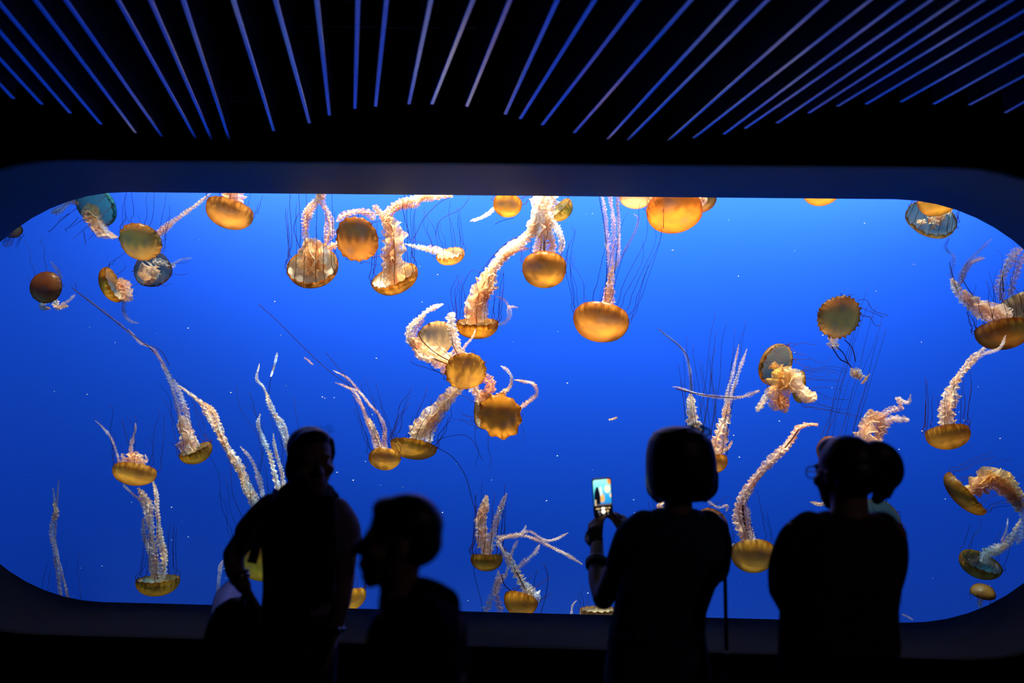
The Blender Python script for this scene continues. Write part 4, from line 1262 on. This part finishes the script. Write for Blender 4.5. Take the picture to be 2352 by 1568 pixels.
# scarf: wrap and two hanging, pleated ends
S = Sol()
for k in range(3):
    ring = [g(704, 1124 + 12 * k) + Vector((math.cos(t) * (.060 + .016 * k), math.sin(t) * (.068 + .010 * k), .012 * math.sin(t * 2 + k))) for t in [i * math.pi / 8 for i in range(17)]]
    S.limb(ring, [.021 + .002 * k] * 17, 10)
for k in range(6):
    x0 = 655 + 8 * k
    S.limb([g(x0, 1150, -.09), g(x0 - 6 + 2 * k, 1230, -.135), g(x0 - 4 + 3 * k, 1310, -.14), g(x0 - 2 + 3 * k, 1400 + 4 * (k % 3), -.135)], [.015, .016, .016, .012], 8)
for k in range(5):
    x0 = 728 + 8 * k
    S.limb([g(x0, 1145, -.085), g(x0 + 4, 1230, -.13), g(x0 + 2, 1310, -.135), g(x0 - 2, 1375 + 5 * (k % 2), -.13)], [.015, .016, .015, .011], 8)
S.build('scarf', SCARFM, root, 0.006, 3)
S = Sol()
torso(S, Y, [(1500, 676, 92, .125), (1470, 678, 92, .125), (1420, 684, 88, .118), (1385, 688, 84, .112)])
for (x0, x1, x2) in ((640, 628, 622), (720, 724, 726)):
    S.limb([g(x0, 1480), g(x1, 1690, -.02), g(x2, 1925, .02)], [.088, .062, .047])
S.build('jeans', JEANS, root, 0.009, 5)
shoes(root, [(g(622, 1925).x, Y - .03, .15), (g(726, 1925).x, Y - .03, -.15)])
# wrist things are worn
vs, fs = [], []
for (c, d, r, rr, nm, mt) in ((g(552, 1330, -.065), g(560, 1346, -.07) - g(545, 1315, -.055), .030, .006, 'bracelet', METAL), (g(549, 1322, -.06), g(560, 1346, -.07) - g(545, 1315, -.055), .031, .005, 'bracelet', PLAST),
                              (g(770, 1442, -.058), g(768, 1452, -.06) - g(772, 1430, -.055), .029, .008, 'watch_strap', PLAST)):
    d.normalize()
    a = d.orthogonal().normalized()
    b = d.cross(a)
    ring = [c + (a * math.cos(t) + b * math.sin(t)) * r - Vector(root.location) for t in [i * math.pi / 12 for i in range(25)]]
    v2, f2 = tube_data(ring, rr, 8)
    o = link(nm, mesh(nm, v2, f2), mt, root, True)
    if nm == 'watch_strap':
        S = Sol().ell(c + Vector((.010, -.030, 0)), (.018, .007, .018))
        S.build('watch_case', METAL, root, .003, 1)

# her bag: wide strap over the shoulder, clip, dark body at the hip, pale woven panel
bag = empty('shoulder_bag', g(535, 1500, .02), 'dark shoulder bag with pale woven top panel on the hip of the scarfed person', 'bag')
bl = Vector(bag.location)
S = Sol()
S.loft([(g(x, py, .06), M(hw, Y), dp) for (py, x, hw, dp) in ((1640, 545, 85, .06), (1560, 541, 80, .075), (1480, 540, 74, .075), (1425, 542, 62, .065), (1392, 548, 50, .05), (1374, 556, 30, .03))], pw=2.8)
S.build('bag_body', BAGM, bag, .008, 5)
rows = ((1410, 485, 550), (1388, 488, 552), (1366, 495, 554), (1346, 510, 556), (1330, 530, 558), (1320, 546, 560))
vs, fs = [], []
for (py, xa, xb) in rows:
    for k in range(9):
        t = k / 8
        vs.append(g(xa + (xb - xa) * t, py, .10 + .05 * math.sin(t * math.pi)) - bl)
for i in range(len(rows) - 1):
    for k in range(8):
        fs.append((i * 9 + k, i * 9 + k + 1, i * 9 + 10 + k, i * 9 + 9 + k))
link('woven_panel', mesh('woven_panel', vs, fs), THIN, bag, True)
v2, f2 = tube_data(catmull([g(xa, py, .10) - bl for (py, xa, xb) in rows], .01), .0016, 6)
link('piping', mesh('piping', v2, f2), DENIM, bag, True)


def ribbon(name, pts, width, thick, m, root_, nrm):
    cs = catmull([Vector(p) for p in pts], .02)
    fr = frames(cs)
    vs, fs = [], []
    for i, p in enumerate(cs):
        t = fr[i][0]
        sdv = t.cross(nrm).normalized()
        nv = sdv.cross(t).normalized()
        for a, b in ((-1, -1), (1, -1), (1, 1), (-1, 1)):
            vs.append(p + sdv * (a * width / 2) + nv * (b * thick / 2) - Vector(root_.location))
    for i in range(len(cs) - 1):
        for k in range(4):
            k2 = (k + 1) % 4
            fs.append((4 * i + k, 4 * i + k2, 4 * i + 4 + k2, 4 * i + 4 + k))
    fs += [(3, 2, 1, 0), tuple(4 * (len(cs) - 1) + k for k in range(4))]
    return link(name, mesh(name, vs, fs), m, root_)


st = ribbon('strap', [g(640, 1165, .13), g(634, 1132, .02), g(630, 1150, -.09), g(622, 1210, -.135), g(616, 1262, -.13), g(612, 1300, -.11)], .032, .004, BAGM, bag, Vector((0, -1, 0)))
S = Sol().limb([g(606, 1250, -.132), g(634, 1250, -.136)], [.006, .006], 8).limb([g(606, 1262, -.132), g(634, 1262, -.136)], [.006, .006], 8)
S.build('buckle', PLAST, bag, .003, 1)
ribbon('strap', [g(600, 1195, .10), g(592, 1230, .05), g(585, 1270, .02), g(575, 1302, .0)], .034, .004, BAGM, bag, Vector((0, -1, 0)))
c0 = g(572, 1304, .0)
ring = [c0 + Vector((math.cos(t) * .0085, 0, math.sin(t) * .0055)) - bl for t in [i * math.pi / 10 for i in range(21)]]
v2, f2 = tube_data(ring, .0012, 6)
cl = link('swivel_clip', mesh('swivel_clip', v2, f2), METAL, bag, True)
S = Sol().limb([c0 + Vector((-.001, 0, -.006)), c0 + Vector((-.003, 0, -.016))], [.0028, .0024], 8)
ring = [c0 + Vector((-.004 + math.cos(t) * .005, 0, -.023 + math.sin(t) * .008)) for t in [i * math.pi / 8 for i in range(17)]]
S.limb(ring, [.0014] * 17, 6)
S.limb([c0 + Vector((-.004, 0, -.014)), c0 + Vector((-.011, 0, -.013))], [.0018, .0018], 6)
S.build('clip_hook', METAL, bag, .0012, 0)

# ---- boy in profile, closest to the viewer
Y = 1.75
root = empty('person', (P(955, 1500, Y).x, Y, 0), 'short-haired child in black tee standing in profile, facing left', 'person', PEOPLE)
g = lambda x, y, dy=0.0: P(x, y, Y + dy)
S = Sol()
HF = head_frame(g(912, 1340), M(196, Y), math.radians(-84), math.radians(-3), 0)
head_solid(S, HF)
S.limb([g(925, 1270), g(915, 1350), g(918, 1420)], [.044, .040, .05])
torso(S, Y, [(1900, 955, 80, .08), (1568, 955, 84, .085), (1450, 958, 84, .09), (1405, 962, 70, .08), (1375, 958, 40, .05)])
S.limb([g(1020, 1425, .06), g(1034, 1560, .08), g(1026, 1690, .06)], [.043, .036, .031])
S.limb([g(1026, 1690, .06), g(1005, 1790, .02), g(985, 1880, -.02)], [.031, .028, .021])
hand(S, g(985, 1880, -.02), Vector((-.3, -.1, -1)), Vector((0, 1, 0)), .14, .4, 1)
S.limb([g(893, 1440, -.07), g(885, 1570, -.09), g(890, 1690, -.07)], [.043, .036, .031])
S.limb([g(890, 1690, -.07), g(880, 1790, -.1), g(870, 1880, -.12)], [.031, .028, .021])
hand(S, g(870, 1880, -.12), Vector((-.3, -.1, -1)), Vector((0, 1, 0)), .14, .4, -1)
S.build('body', SKIN, root, 0.005, 4)
S = Sol()
sc_ = HF.to_scale()[0]
R3 = HF.to_3x3().normalized()
S.ell(HF @ Vector((0, .065, .675)), (.35 * sc_, .425 * sc_, .365 * sc_), R3)
S.ell(HF @ Vector((0, .19, .50)), (.325 * sc_, .30 * sc_, .30 * sc_), R3)
S.ell(HF @ Vector((0, -.20, .84)), (.26 * sc_, .16 * sc_, .14 * sc_), R3)
S.build('hair', HAIRD, root, 0.005, 3)
S = Sol()
torso(S, Y, [(1800, 955, 98, .105), (1568, 956, 99, .105), (1460, 958, 98, .108), (1412, 964, 88, .10), (1385, 966, 66, .08), (1362, 952, 44, .055)])
S.limb([g(1010, 1400, .05), g(1024, 1440, .075), g(1032, 1520, .08)], [.042, .046, .044])
S.limb([g(905, 1425, -.06), g(892, 1460, -.08), g(886, 1530, -.09)], [.042, .044, .044])
S.limb([g(940, 1352, .0), g(985, 1360, .02), g(1018, 1388, .045)], [.030, .030, .040])
S.build('tee_shirt', BLACKT, root, 0.006, 5)
S = Sol()
torso(S, Y, [(1960, 955, 92, .10), (1880, 955, 96, .105), (1780, 955, 94, .10)])
for dyy, xx in ((.055, 970), (-.055, 945)):
    S.limb([g(955, 1930, dyy), g(xx, 2240, dyy), g(xx, 2560, dyy)], [.068, .05, .04])
S.build('trousers', TROUS, root, 0.009, 4)
shoes(root, [(g(970, 2560).x - .02, Y + .055, -1.5), (g(945, 2560).x - .02, Y - .055, -1.5)], .2)

# ---- woman with a bob holding up a phone, seen from behind
Y = 2.95
root = empty('person', (P(1515, 1480, Y).x, Y, 0), 'person with bobbed hair and teal tee seen from behind, raising a phone', 'person', PEOPLE)
g = lambda x, y, dy=0.0: P(x, y, Y + dy)
S = Sol()
HF = head_frame(g(1556, 1126, .02), M(138, Y), math.radians(-142), math.radians(4), 0)
head_solid(S, HF)
S.limb([g(1563, 1090, .0), g(1558, 1150, -.01), g(1556, 1200, -.01)], [.05, .05, .062])
torso(S, Y, [(1500, 1508, 95, .11), (1400, 1516, 88, .09), (1320, 1536, 92, .095), (1230, 1555, 98, .09), (1195, 1556, 80, .07)])
S.limb([g(1455, 1228, .0), g(1420, 1305, .06), g(1388, 1372, .10)], [.055, .048, .04])
S.limb([g(1386, 1374, .10), g(1372, 1325, .2), g(1371, 1258, .33)], [.04, .036, .027])
S.limb([g(1640, 1215, .02), g(1648, 1280, .05), g(1628, 1330, .12)], [.055, .047, .04])
S.limb([g(1628, 1330, .12), g(1530, 1290, .28), g(1446, 1246, .37)], [.04, .035, .026])
PH = g(1384, 1143, .40)
hand(S, g(1371, 1258, .34), g(1362, 1165, .43) - g(1371, 1258, .34), Vector((-.75, .62, 0)), 0.165, 0.35, -1, normal=Vector((.7, .6, 0)))
hand(S, g(1446, 1246, .38), g(1416, 1165, .44) - g(1446, 1246, .38), Vector((.8, .55, .2)), 0.165, 0.35, -1, normal=Vector((-.7, .6, 0)))
S.build('body', SKIN, root, 0.005, 4)
S = Sol()
S.loft([(g(cx, py, .0), M(hw, Y), dp) for (py, cx, hw, dp) in ((1148, 1563, 50, .085), (1138, 1564, 68, .105), (1110, 1564, 78, .118), (1075, 1564, 80, .122), (1040, 1563, 78, .12), (1012, 1562, 71, .11), (993, 1560, 58, .09), (983, 1560, 38, .06), (978, 1560, 18, .03))], pw=2.05)
S.limb([g(1502, 1085, .03), g(1504, 1122, .03), g(1514, 1143, .03)], [.032, .032, .022])
S.limb([g(1632, 1090, -.02), g(1630, 1122, -.02), g(1618, 1140, -.02)], [.03, .03, .022])
hb = S.build('hair', HAIRD, root, 0.006, 4)
# sunglasses pushed up on the head
lens_m, lnt, lout = mat('sunglass_lens')
LG = NT(lnt)
ltp = LG.n('BsdfTransparent')
ltp.inputs[0].default_value = (.85, .75, .55, 1)
lgl = LG.n('BsdfGlossy')
LG.l(LG.shmix(.06, ltp.outputs[0], lgl.outputs[0]), lout.inputs[0])
for k, (x, y, dy) in enumerate(((1603, 983, -.035), (1617, 990, .03))):
    cc = g(x, y, dy)
    ring = [cc + Vector((.021 * math.cos(t), -.010 * math.cos(t), .015 * math.sin(t) - .004 * math.cos(t))) - Vector(root.location) for t in [i * math.pi / 10 for i in range(21)]]
    v2, f2 = tube_data(ring, .0032, 8)
    rim = link('sunglass_rim', mesh('sunglass_rim', v2, f2), PLAST, root, True)
    link('lens', mesh('lens', ring[:20], [tuple(range(20))]), lens_m, rim)
ribbon('sunglass_temple', [g(1598, 986, -.03), g(1575, 985, -.06), g(1548, 992, -.09)], .006, .004, PLAST, root, Vector((0, -1, 0.3)))
ribbon('sunglass_temple', [g(1612, 990, .06), g(1585, 978, .09), g(1550, 985, .11)], .006, .004, PLAST, root, Vector((0, -1, 0.3)))
S = Sol()
torso(S, Y, [(1600, 1512, 122, .14), (1540, 1510, 118, .138), (1490, 1510, 111, .13), (1450, 1508, 106, .12), (1400, 1515, 103, .112), (1330, 1535, 108, .116), (1260, 1552, 111, .116), (1215, 1555, 105, .10), (1190, 1556, 84, .08), (1168, 1555, 46, .055)])
S.limb([g(1480, 1205, .0), g(1450, 1235, .01), g(1425, 1295, .055)], [.055, .062, .056])
S.limb([g(1625, 1205, .0), g(1645, 1245, .025), g(1642, 1305, .075)], [.055, .058, .054])
for k in range(10):
    a = rnd.uniform(1440, 1600)
    S.limb([g(a, 1420 + 12 * k, -.105), g(a + rnd.uniform(-40, 20), 1450 + 12 * k, -.12)], [.010, .008], 8)
S.limb([g(1402, 1480, .0), g(1440, 1468, -.10), g(1500, 1470, -.125), (g(1600, 1450, -.09))], [.014, .012, .012, .010], 8)
S.build('tee_shirt', TEALT, root, 0.007, 5)
S = Sol()
torso(S, Y, [(1680, 1512, 112, .13), (1620, 1512, 118, .135), (1580, 1512, 114, .13)])
for (x0, x1) in ((1470, 1468), (1555, 1557)):
    S.limb([g(x0, 1650), g(x1, 1800, .0), g(x1, 1905, .02)], [.09, .062, .05])
S.build('trousers', TROUS, root, 0.009, 4)
shoes(root, [(g(1468, 1905).x, Y + .05, 3.3), (g(1557, 1905).x, Y + .05, 2.9)])
ring = []
c, d = g(1371, 1292, .265), (g(1371, 1258, .33) - g(1372, 1325, .2)).normalized()
a = d.orthogonal().normalized()
b = d.cross(a)
for nm, sh, r, rr in (('bracelet', 0, .036, .011), ('bracelet', -.014, .038, .008)):
    v2, f2 = tube_data([c + d * sh + (a * math.cos(t) + b * math.sin(t)) * r - Vector(root.location) for t in [i * math.pi / 12 for i in range(25)]], rr, 8)
    link(nm, mesh(nm, v2, f2), PLAST, root, True)

# phone, screen towards the viewer
ph = empty('phone', PH, 'lit smartphone raised in both hands of the bobbed-hair person', 'phone')
ax = Vector((1, 0.10, .10)).normalized()
az = (Vector((0.20, .18, -1))).normalized() * -1
az = (az - ax * az.dot(ax)).normalized()
ay = az.cross(ax)
PM = Matrix(((ax.x, ay.x, az.x, 0), (ax.y, ay.y, az.y, 0), (ax.z, ay.z, az.z, 0), (0, 0, 0, 1)))


def slab(name, w_, h_, t_, r, y0, m, parent, cx=0, cz=0):
    pts = []
    for sx, sz, a0 in ((1, 1, 0), (-1, 1, 90), (-1, -1, 180), (1, -1, 270)):
        for k in range(6):
            a = math.radians(a0 + 90 * k / 5)
            pts.append((sx * (w_ / 2 - r) + r * math.cos(a) + cx, sz * (h_ / 2 - r) + r * math.sin(a) + cz))
    nn = len(pts)
    vs = [PM @ Vector((x, y0, z)) for x, z in pts] + [PM @ Vector((x, y0 + t_, z)) for x, z in pts]
    fs = [tuple(range(nn)), tuple(range(2 * nn - 1, nn - 1, -1))] + [(k, nn + k, nn + (k + 1) % nn, (k + 1) % nn) for k in range(nn)]
    me = mesh(name, vs, fs)
    ul = me.uv_layers.new(name='UVMap')
    allp = pts + pts
    for lp in me.loops:
        x, z = allp[lp.vertex_index]
        ul.data[lp.index].uv = ((x - cx) / w_ + .5, (z - cz) / h_ + .5)
    return link(name, me, m, parent)


def glow(name, col, st):
    m, nt, out = mat(name)
    G = NT(nt)
    e = G.n('Emission')
    e.inputs[0].default_value = (*col, 1)
    e.inputs[1].default_value = st
    G.l(e.outputs[0], out.inputs[0])
    return m


def screen_mat():
    m, nt, out = mat('phone_screen')
    G = NT(nt)
    uv = G.n('UVMap')
    sp = G.n('SeparateXYZ')
    G.l(uv.outputs[0], sp.inputs[0])
    u, v = sp.outputs[0], sp.outputs[1]
    nz = G.n('TexNoise')
    nz.inputs['Scale'].default_value = 5
    G.l(uv.outputs[0], nz.inputs['Vector'])

    def blob(cx, cy, rx, ry, soft=.35):
        dx = G.math('DIVIDE', G.math('SUBTRACT', u, cx), rx)
        dy = G.math('DIVIDE', G.math('SUBTRACT', v, cy), ry)
        d = G.math('ADD', G.math('MULTIPLY', dx, dx), G.math('MULTIPLY', dy, dy))
        return G.ramp(d, [(max(0, .8 - soft), (1, 1, 1)), (.99, (0, 0, 0))])
    col = G.ramp(v, [(.30, (.02, .22, .62)), (.55, (.03, .42, .78)), (.78, (.18, .82, .80)), (1, (.42, 1, .85))])
    col = G.mix(blob(.80, .73, .20, .12), col, (1.0, .85, .62))
    col = G.mix(blob(.48, .50, .16, .14), col, (1, .45, .12))
    col = G.mix(blob(.40, .68, .12, .16), col, (.75, .92, .85))
    col = G.mix(blob(.95, .95, .16, .12), col, (1, .32, .06))
    col = G.mix(blob(.98, .56, .09, .07), col, (1, .72, .5))
    col = G.mix(blob(.20, .50, .20, .32, .2), col, (.004, .004, .01))
    col = G.mix(blob(.22, .74, .09, .08, .2), col, (.004, .006, .015))
    col = G.mix(G.ramp(v, [(.33, (1, 1, 1)), (.345, (0, 0, 0))]), col, (.12, .09, .11))
    col = G.mix(G.ramp(v, [(.29, (1, 1, 1)), (.30, (0, 0, 0))]), col, (.002, .002, .003))
    e = G.n('Emission')
    G.l(col, e.inputs[0])
    e.inputs[1].default_value = 1.25
    G.l(e.outputs[0], out.inputs[0])
    return m


slab('phone_body', .080, .166, .009, .011, 0, PLAST, ph)
scr = slab('screen', .073, .156, .0008, .008, -.0012, screen_mat(), ph)
ylw, wgt, dim = glow('icon_amber', (.9, .62, .28), .9), glow('icon_white', (1, .80, .62), 2.2), glow('icon_grey', (.35, .38, .42), .6)
for (cx, cz, w_, h_, r, m) in ((-.022, -.044, .018, .0055, .0025, ylw), (-.0005, -.0435, .015, .0075, .003, wgt), (.013, -.0435, .008, .005, .002, ylw), (.025, -.0435, .009, .0055, .0025, ylw),
                               (-.018, -.0565, .010, .010, .0049, dim), (.0, -.0575, .0165, .0165, .0082, wgt), (.018, -.0565, .0095, .0095, .0047, ylw), (-.030, -.018, .006, .026, .002, ylw),
                               (-.016, -.0685, .005, .004, .0015, dim), (.001, -.0695, .006, .004, .0015, dim), (.019, -.0685, .005, .004, .0015, dim)):
    slab('screen_icon', w_, h_, .0005, r, -.0019, m, scr, cx, cz)

# the strap hanging at her right side
sb = empty('hanging_strap', P(1668, 1560, Y + .12), 'long thin black bag strap hanging beside the bobbed-hair person', 'strap')
ribbon('webbing', [g(1660, 1225, .05), g(1664, 1280, .10), g(1666, 1360, .12), g(1668, 1470, .12), g(1670, 1500, .12)], .014, .003, BAGM, sb, Vector((0, -1, 0)))
ribbon('stitched_end', [g(1670, 1500, .12), g(1670, 1560, .12), g(1671, 1640, .12)], .018, .006, BAGM, sb, Vector((0, -1, 0)))
for k in range(9):
    S = Sol().limb([g(1667, 1506 + 11 * k, .115), g(1673, 1506 + 11 * k, .115)], [.0014, .0014], 6)
    S.build('stitch', DENIM, sb, .001, 0)

# ---- woman with glasses and ponytail, seen from behind
Y = 2.6
root = empty('person', (P(1930, 1480, Y).x, Y, 0), 'person with glasses and curly ponytail in dark brown top seen from behind', 'person', PEOPLE)
g = lambda x, y, dy=0.0: P(x, y, Y + dy)
S = Sol()
HF = head_frame(g(1942, 1163, .0), M(155, Y), math.radians(-157), math.radians(3), 0)
head_solid(S, HF)
S.ell(g(1918, 1110, .05), (.052, .06, .062))
S.limb([g(1950, 1110), g(1951, 1165, -.01), g(1951, 1210, -.01)], [.055, .056, .07])
torso(S, Y, [(1500, 1925, 110, .12), (1400, 1928, 108, .11), (1320, 1936, 110, .115), (1240, 1946, 110, .1), (1205, 1948, 85, .075)])
S.limb([g(1838, 1232), g(1815, 1290, .0), g(1802, 1350, .02)], [.058, .053, .047])
S.limb([g(1802, 1350, .02), g(1830, 1400, .12), g(1880, 1420, .21)], [.046, .04, .03])
hand(S, g(1880, 1420, .21), Vector((1, .1, .1)), Vector((0, .2, 1)), .165, .3, 1)
S.limb([g(2040, 1228), g(2046, 1280, .02), g(2040, 1335, .06)], [.056, .05, .044])
S.limb([g(2040, 1335, .06), g(2005, 1390, .16), g(1950, 1400, .23)], [.044, .038, .03])
hand(S, g(1950, 1400, .23), Vector((-1, .1, .1)), Vector((0, .2, 1)), .165, .3, -1)
S.build('body', SKIN, root, 0.0065, 4)
S = Sol()
sc_ = HF.to_scale()[0]
R3 = HF.to_3x3().normalized()
S.ell(HF @ Vector((0, .10, .665)), (.375 * sc_, .43 * sc_, .365 * sc_), R3)
S.ell(HF @ Vector((0, .24, .48)), (.34 * sc_, .31 * sc_, .34 * sc_), R3)
S.ell(HF @ Vector((0, -.12, .83)), (.30 * sc_, .22 * sc_, .18 * sc_), R3)
S.ell(g(1985, 1065, -.03), (.045, .05, .055))
hh = S.build('hair', HAIRD, root, 0.006, 3)
S = Sol()
S.limb([g(1985, 1060, -.02), g(2012, 1048, -.03), g(2035, 1060, -.03), g(2042, 1088, -.02), g(2030, 1112, -.02), g(2020, 1135, -.02)], [.045, .052, .048, .044, .034, .020])
S.limb([g(2000, 1090, -.02), g(2020, 1100, -.03), g(2030, 1120, -.03), (g(2014, 1146, -.03))], [.035, .04, .032, .018])
rs = random.Random(9)
for k in range(16):
    x0, y0 = 2005 + rs.uniform(0, 30), 1045 + rs.uniform(0, 50)
    a = rs.uniform(-1.2, .9)
    pts = [g(x0, y0, rs.uniform(-.07, .03))]
    for i in range(1, 5):
        a += rs.uniform(.3, .7)
        pts.append(g(x0 + 13 * i * math.cos(a) * .9, y0 + 14 * i * max(-.3, math.sin(a)), rs.uniform(-.07, .03)))
    S.limb(pts, [.010, .009, .008, .006, .004], 8)
S.limb([g(2035, 1040, -.03), g(2055, 1062, -.03), g(2058, 1085, -.03), g(2045, 1108, -.03)], [.005, .006, .006, .004], 8)
S.build('ponytail', HAIRD, hh, 0.0045, 2)
# glasses: two rims, bridge, temples
F_ = HF
rims = []
for sx in (-1, 1):
    pts = [F_ @ Vector((sx * (.16 + .115 * math.copysign(abs(math.cos(t)) ** .8, math.cos(t))), -.49 + .03 * abs(math.cos(t)), .475 + .085 * math.copysign(abs(math.sin(t)) ** .8, math.sin(t)))) for t in [i * math.pi / 12 for i in range(25)]]
    v2, f2 = tube_data([p - Vector(root.location) for p in pts], .0021, 8)
    rm = link('glasses_rim', mesh('glasses_rim', v2, f2), PLAST, root, True)
    v2, f2 = tube_data([F_ @ Vector(p) - Vector(root.location) for p in ((sx * .28, -.46, .50), (sx * .33, -.30, .50), (sx * .36, .02, .48))], .002, 6)
    link('glasses_temple', mesh('glasses_temple', v2, f2), PLAST, root, True)
v2, f2 = tube_data([F_ @ Vector(p) - Vector(root.location) for p in ((-.05, -.49, .50), (0, -.505, .515), (.05, -.49, .50))], .002, 6)
link('glasses_bridge', mesh('glasses_bridge', v2, f2), PLAST, root, True)
S = Sol()
torso(S, Y, [(1486, 1925, 128, .14), (1440, 1925, 126, .138), (1390, 1926, 124, .132), (1330, 1934, 125, .132), (1260, 1944, 126, .122), (1222, 1946, 116, .108), (1196, 1948, 96, .088), (1176, 1949, 56, .06)])
S.limb([g(1860, 1212), g(1832, 1245), g(1808, 1300, .0), g(1802, 1350, .02)], [.055, .064, .058, .052])
S.limb([g(1802, 1350, .02), g(1828, 1400, .11), g(1862, 1418, .18)], [.052, .046, .037])
S.limb([g(2025, 1212), g(2040, 1245), g(2046, 1290, .02), g(2040, 1335, .06)], [.053, .058, .052, .047])
S.limb([g(2040, 1335, .06), g(2010, 1385, .15), g(1975, 1398, .2)], [.047, .042, .035])
for k in range(9):
    a = rnd.uniform(1850, 2000)
    S.limb([g(a, 1380 + 8 * k, -.118), g(a + rnd.uniform(-30, 30), 1430 + 6 * k, -.128)], [.010, .008], 8)
S.build('long_sleeve_top', BROWNT, root, 0.007, 5)
S = Sol()
torso(S, Y, [(1720, 1924, 120, .135), (1600, 1924, 128, .145), (1500, 1924, 126, .142), (1470, 1925, 122, .135)])
for (x0, x1) in ((1880, 1878), (1970, 1972)):
    S.limb([g(x0, 1690), g(x1, 1850), g(x1, 2020, .02)], [.095, .066, .05])
S.build('trousers', TROUS, root, 0.009, 4)
shoes(root, [(g(1878, 2020).x, Y + .05, 3.3), (g(1972, 2020).x, Y + .05, 2.95)])

# unseen lamp, added to brighten the girl's sleeve and face
dl = empty('added_fill_lamp', (2.3, 0.5, 2.86), 'added fill lamp, a small black cylinder out of view below the ceiling slats', 'lamp')
v2, f2 = tube_data([Vector((0, 0, 0)), Vector((0, 0, .07)), Vector((0, 0, .14))], .05, 20)
link('shade', mesh('shade', v2, f2[:-2] + [f2[-1]]), PLAST, dl, True)
v2, f2 = tube_data([Vector((0, 0, .14)), Vector((0, 0, .7)), Vector((0, 0, 1.33))], .008, 8)
link('stem', mesh('stem', v2, f2), PLAST, dl, True)
S = Sol().ell(Vector((2.3, 0.5, 2.90)), (.035, .035, .03))
S.build('bulb', glow('bulb_glow', (1, .8, .85), 0.6), dl, .006, 1)
ll = bpy.data.lights.new('added_fill_beam', 'SPOT')
ll.energy, ll.color, ll.spot_size, ll.spot_blend, ll.shadow_soft_size = 5, (1.0, 0.66, 0.95), math.radians(80), .9, .04
lo = bpy.data.objects.new('added_fill_beam', ll)
C.objects.link(lo)
lo.location = (2.3, 0.5, 2.85)
lo.rotation_euler = (Vector((-.6, 2.8, 1.0)) - Vector((2.3, 0.5, 2.85))).to_track_quat('-Z', 'Y').to_euler()
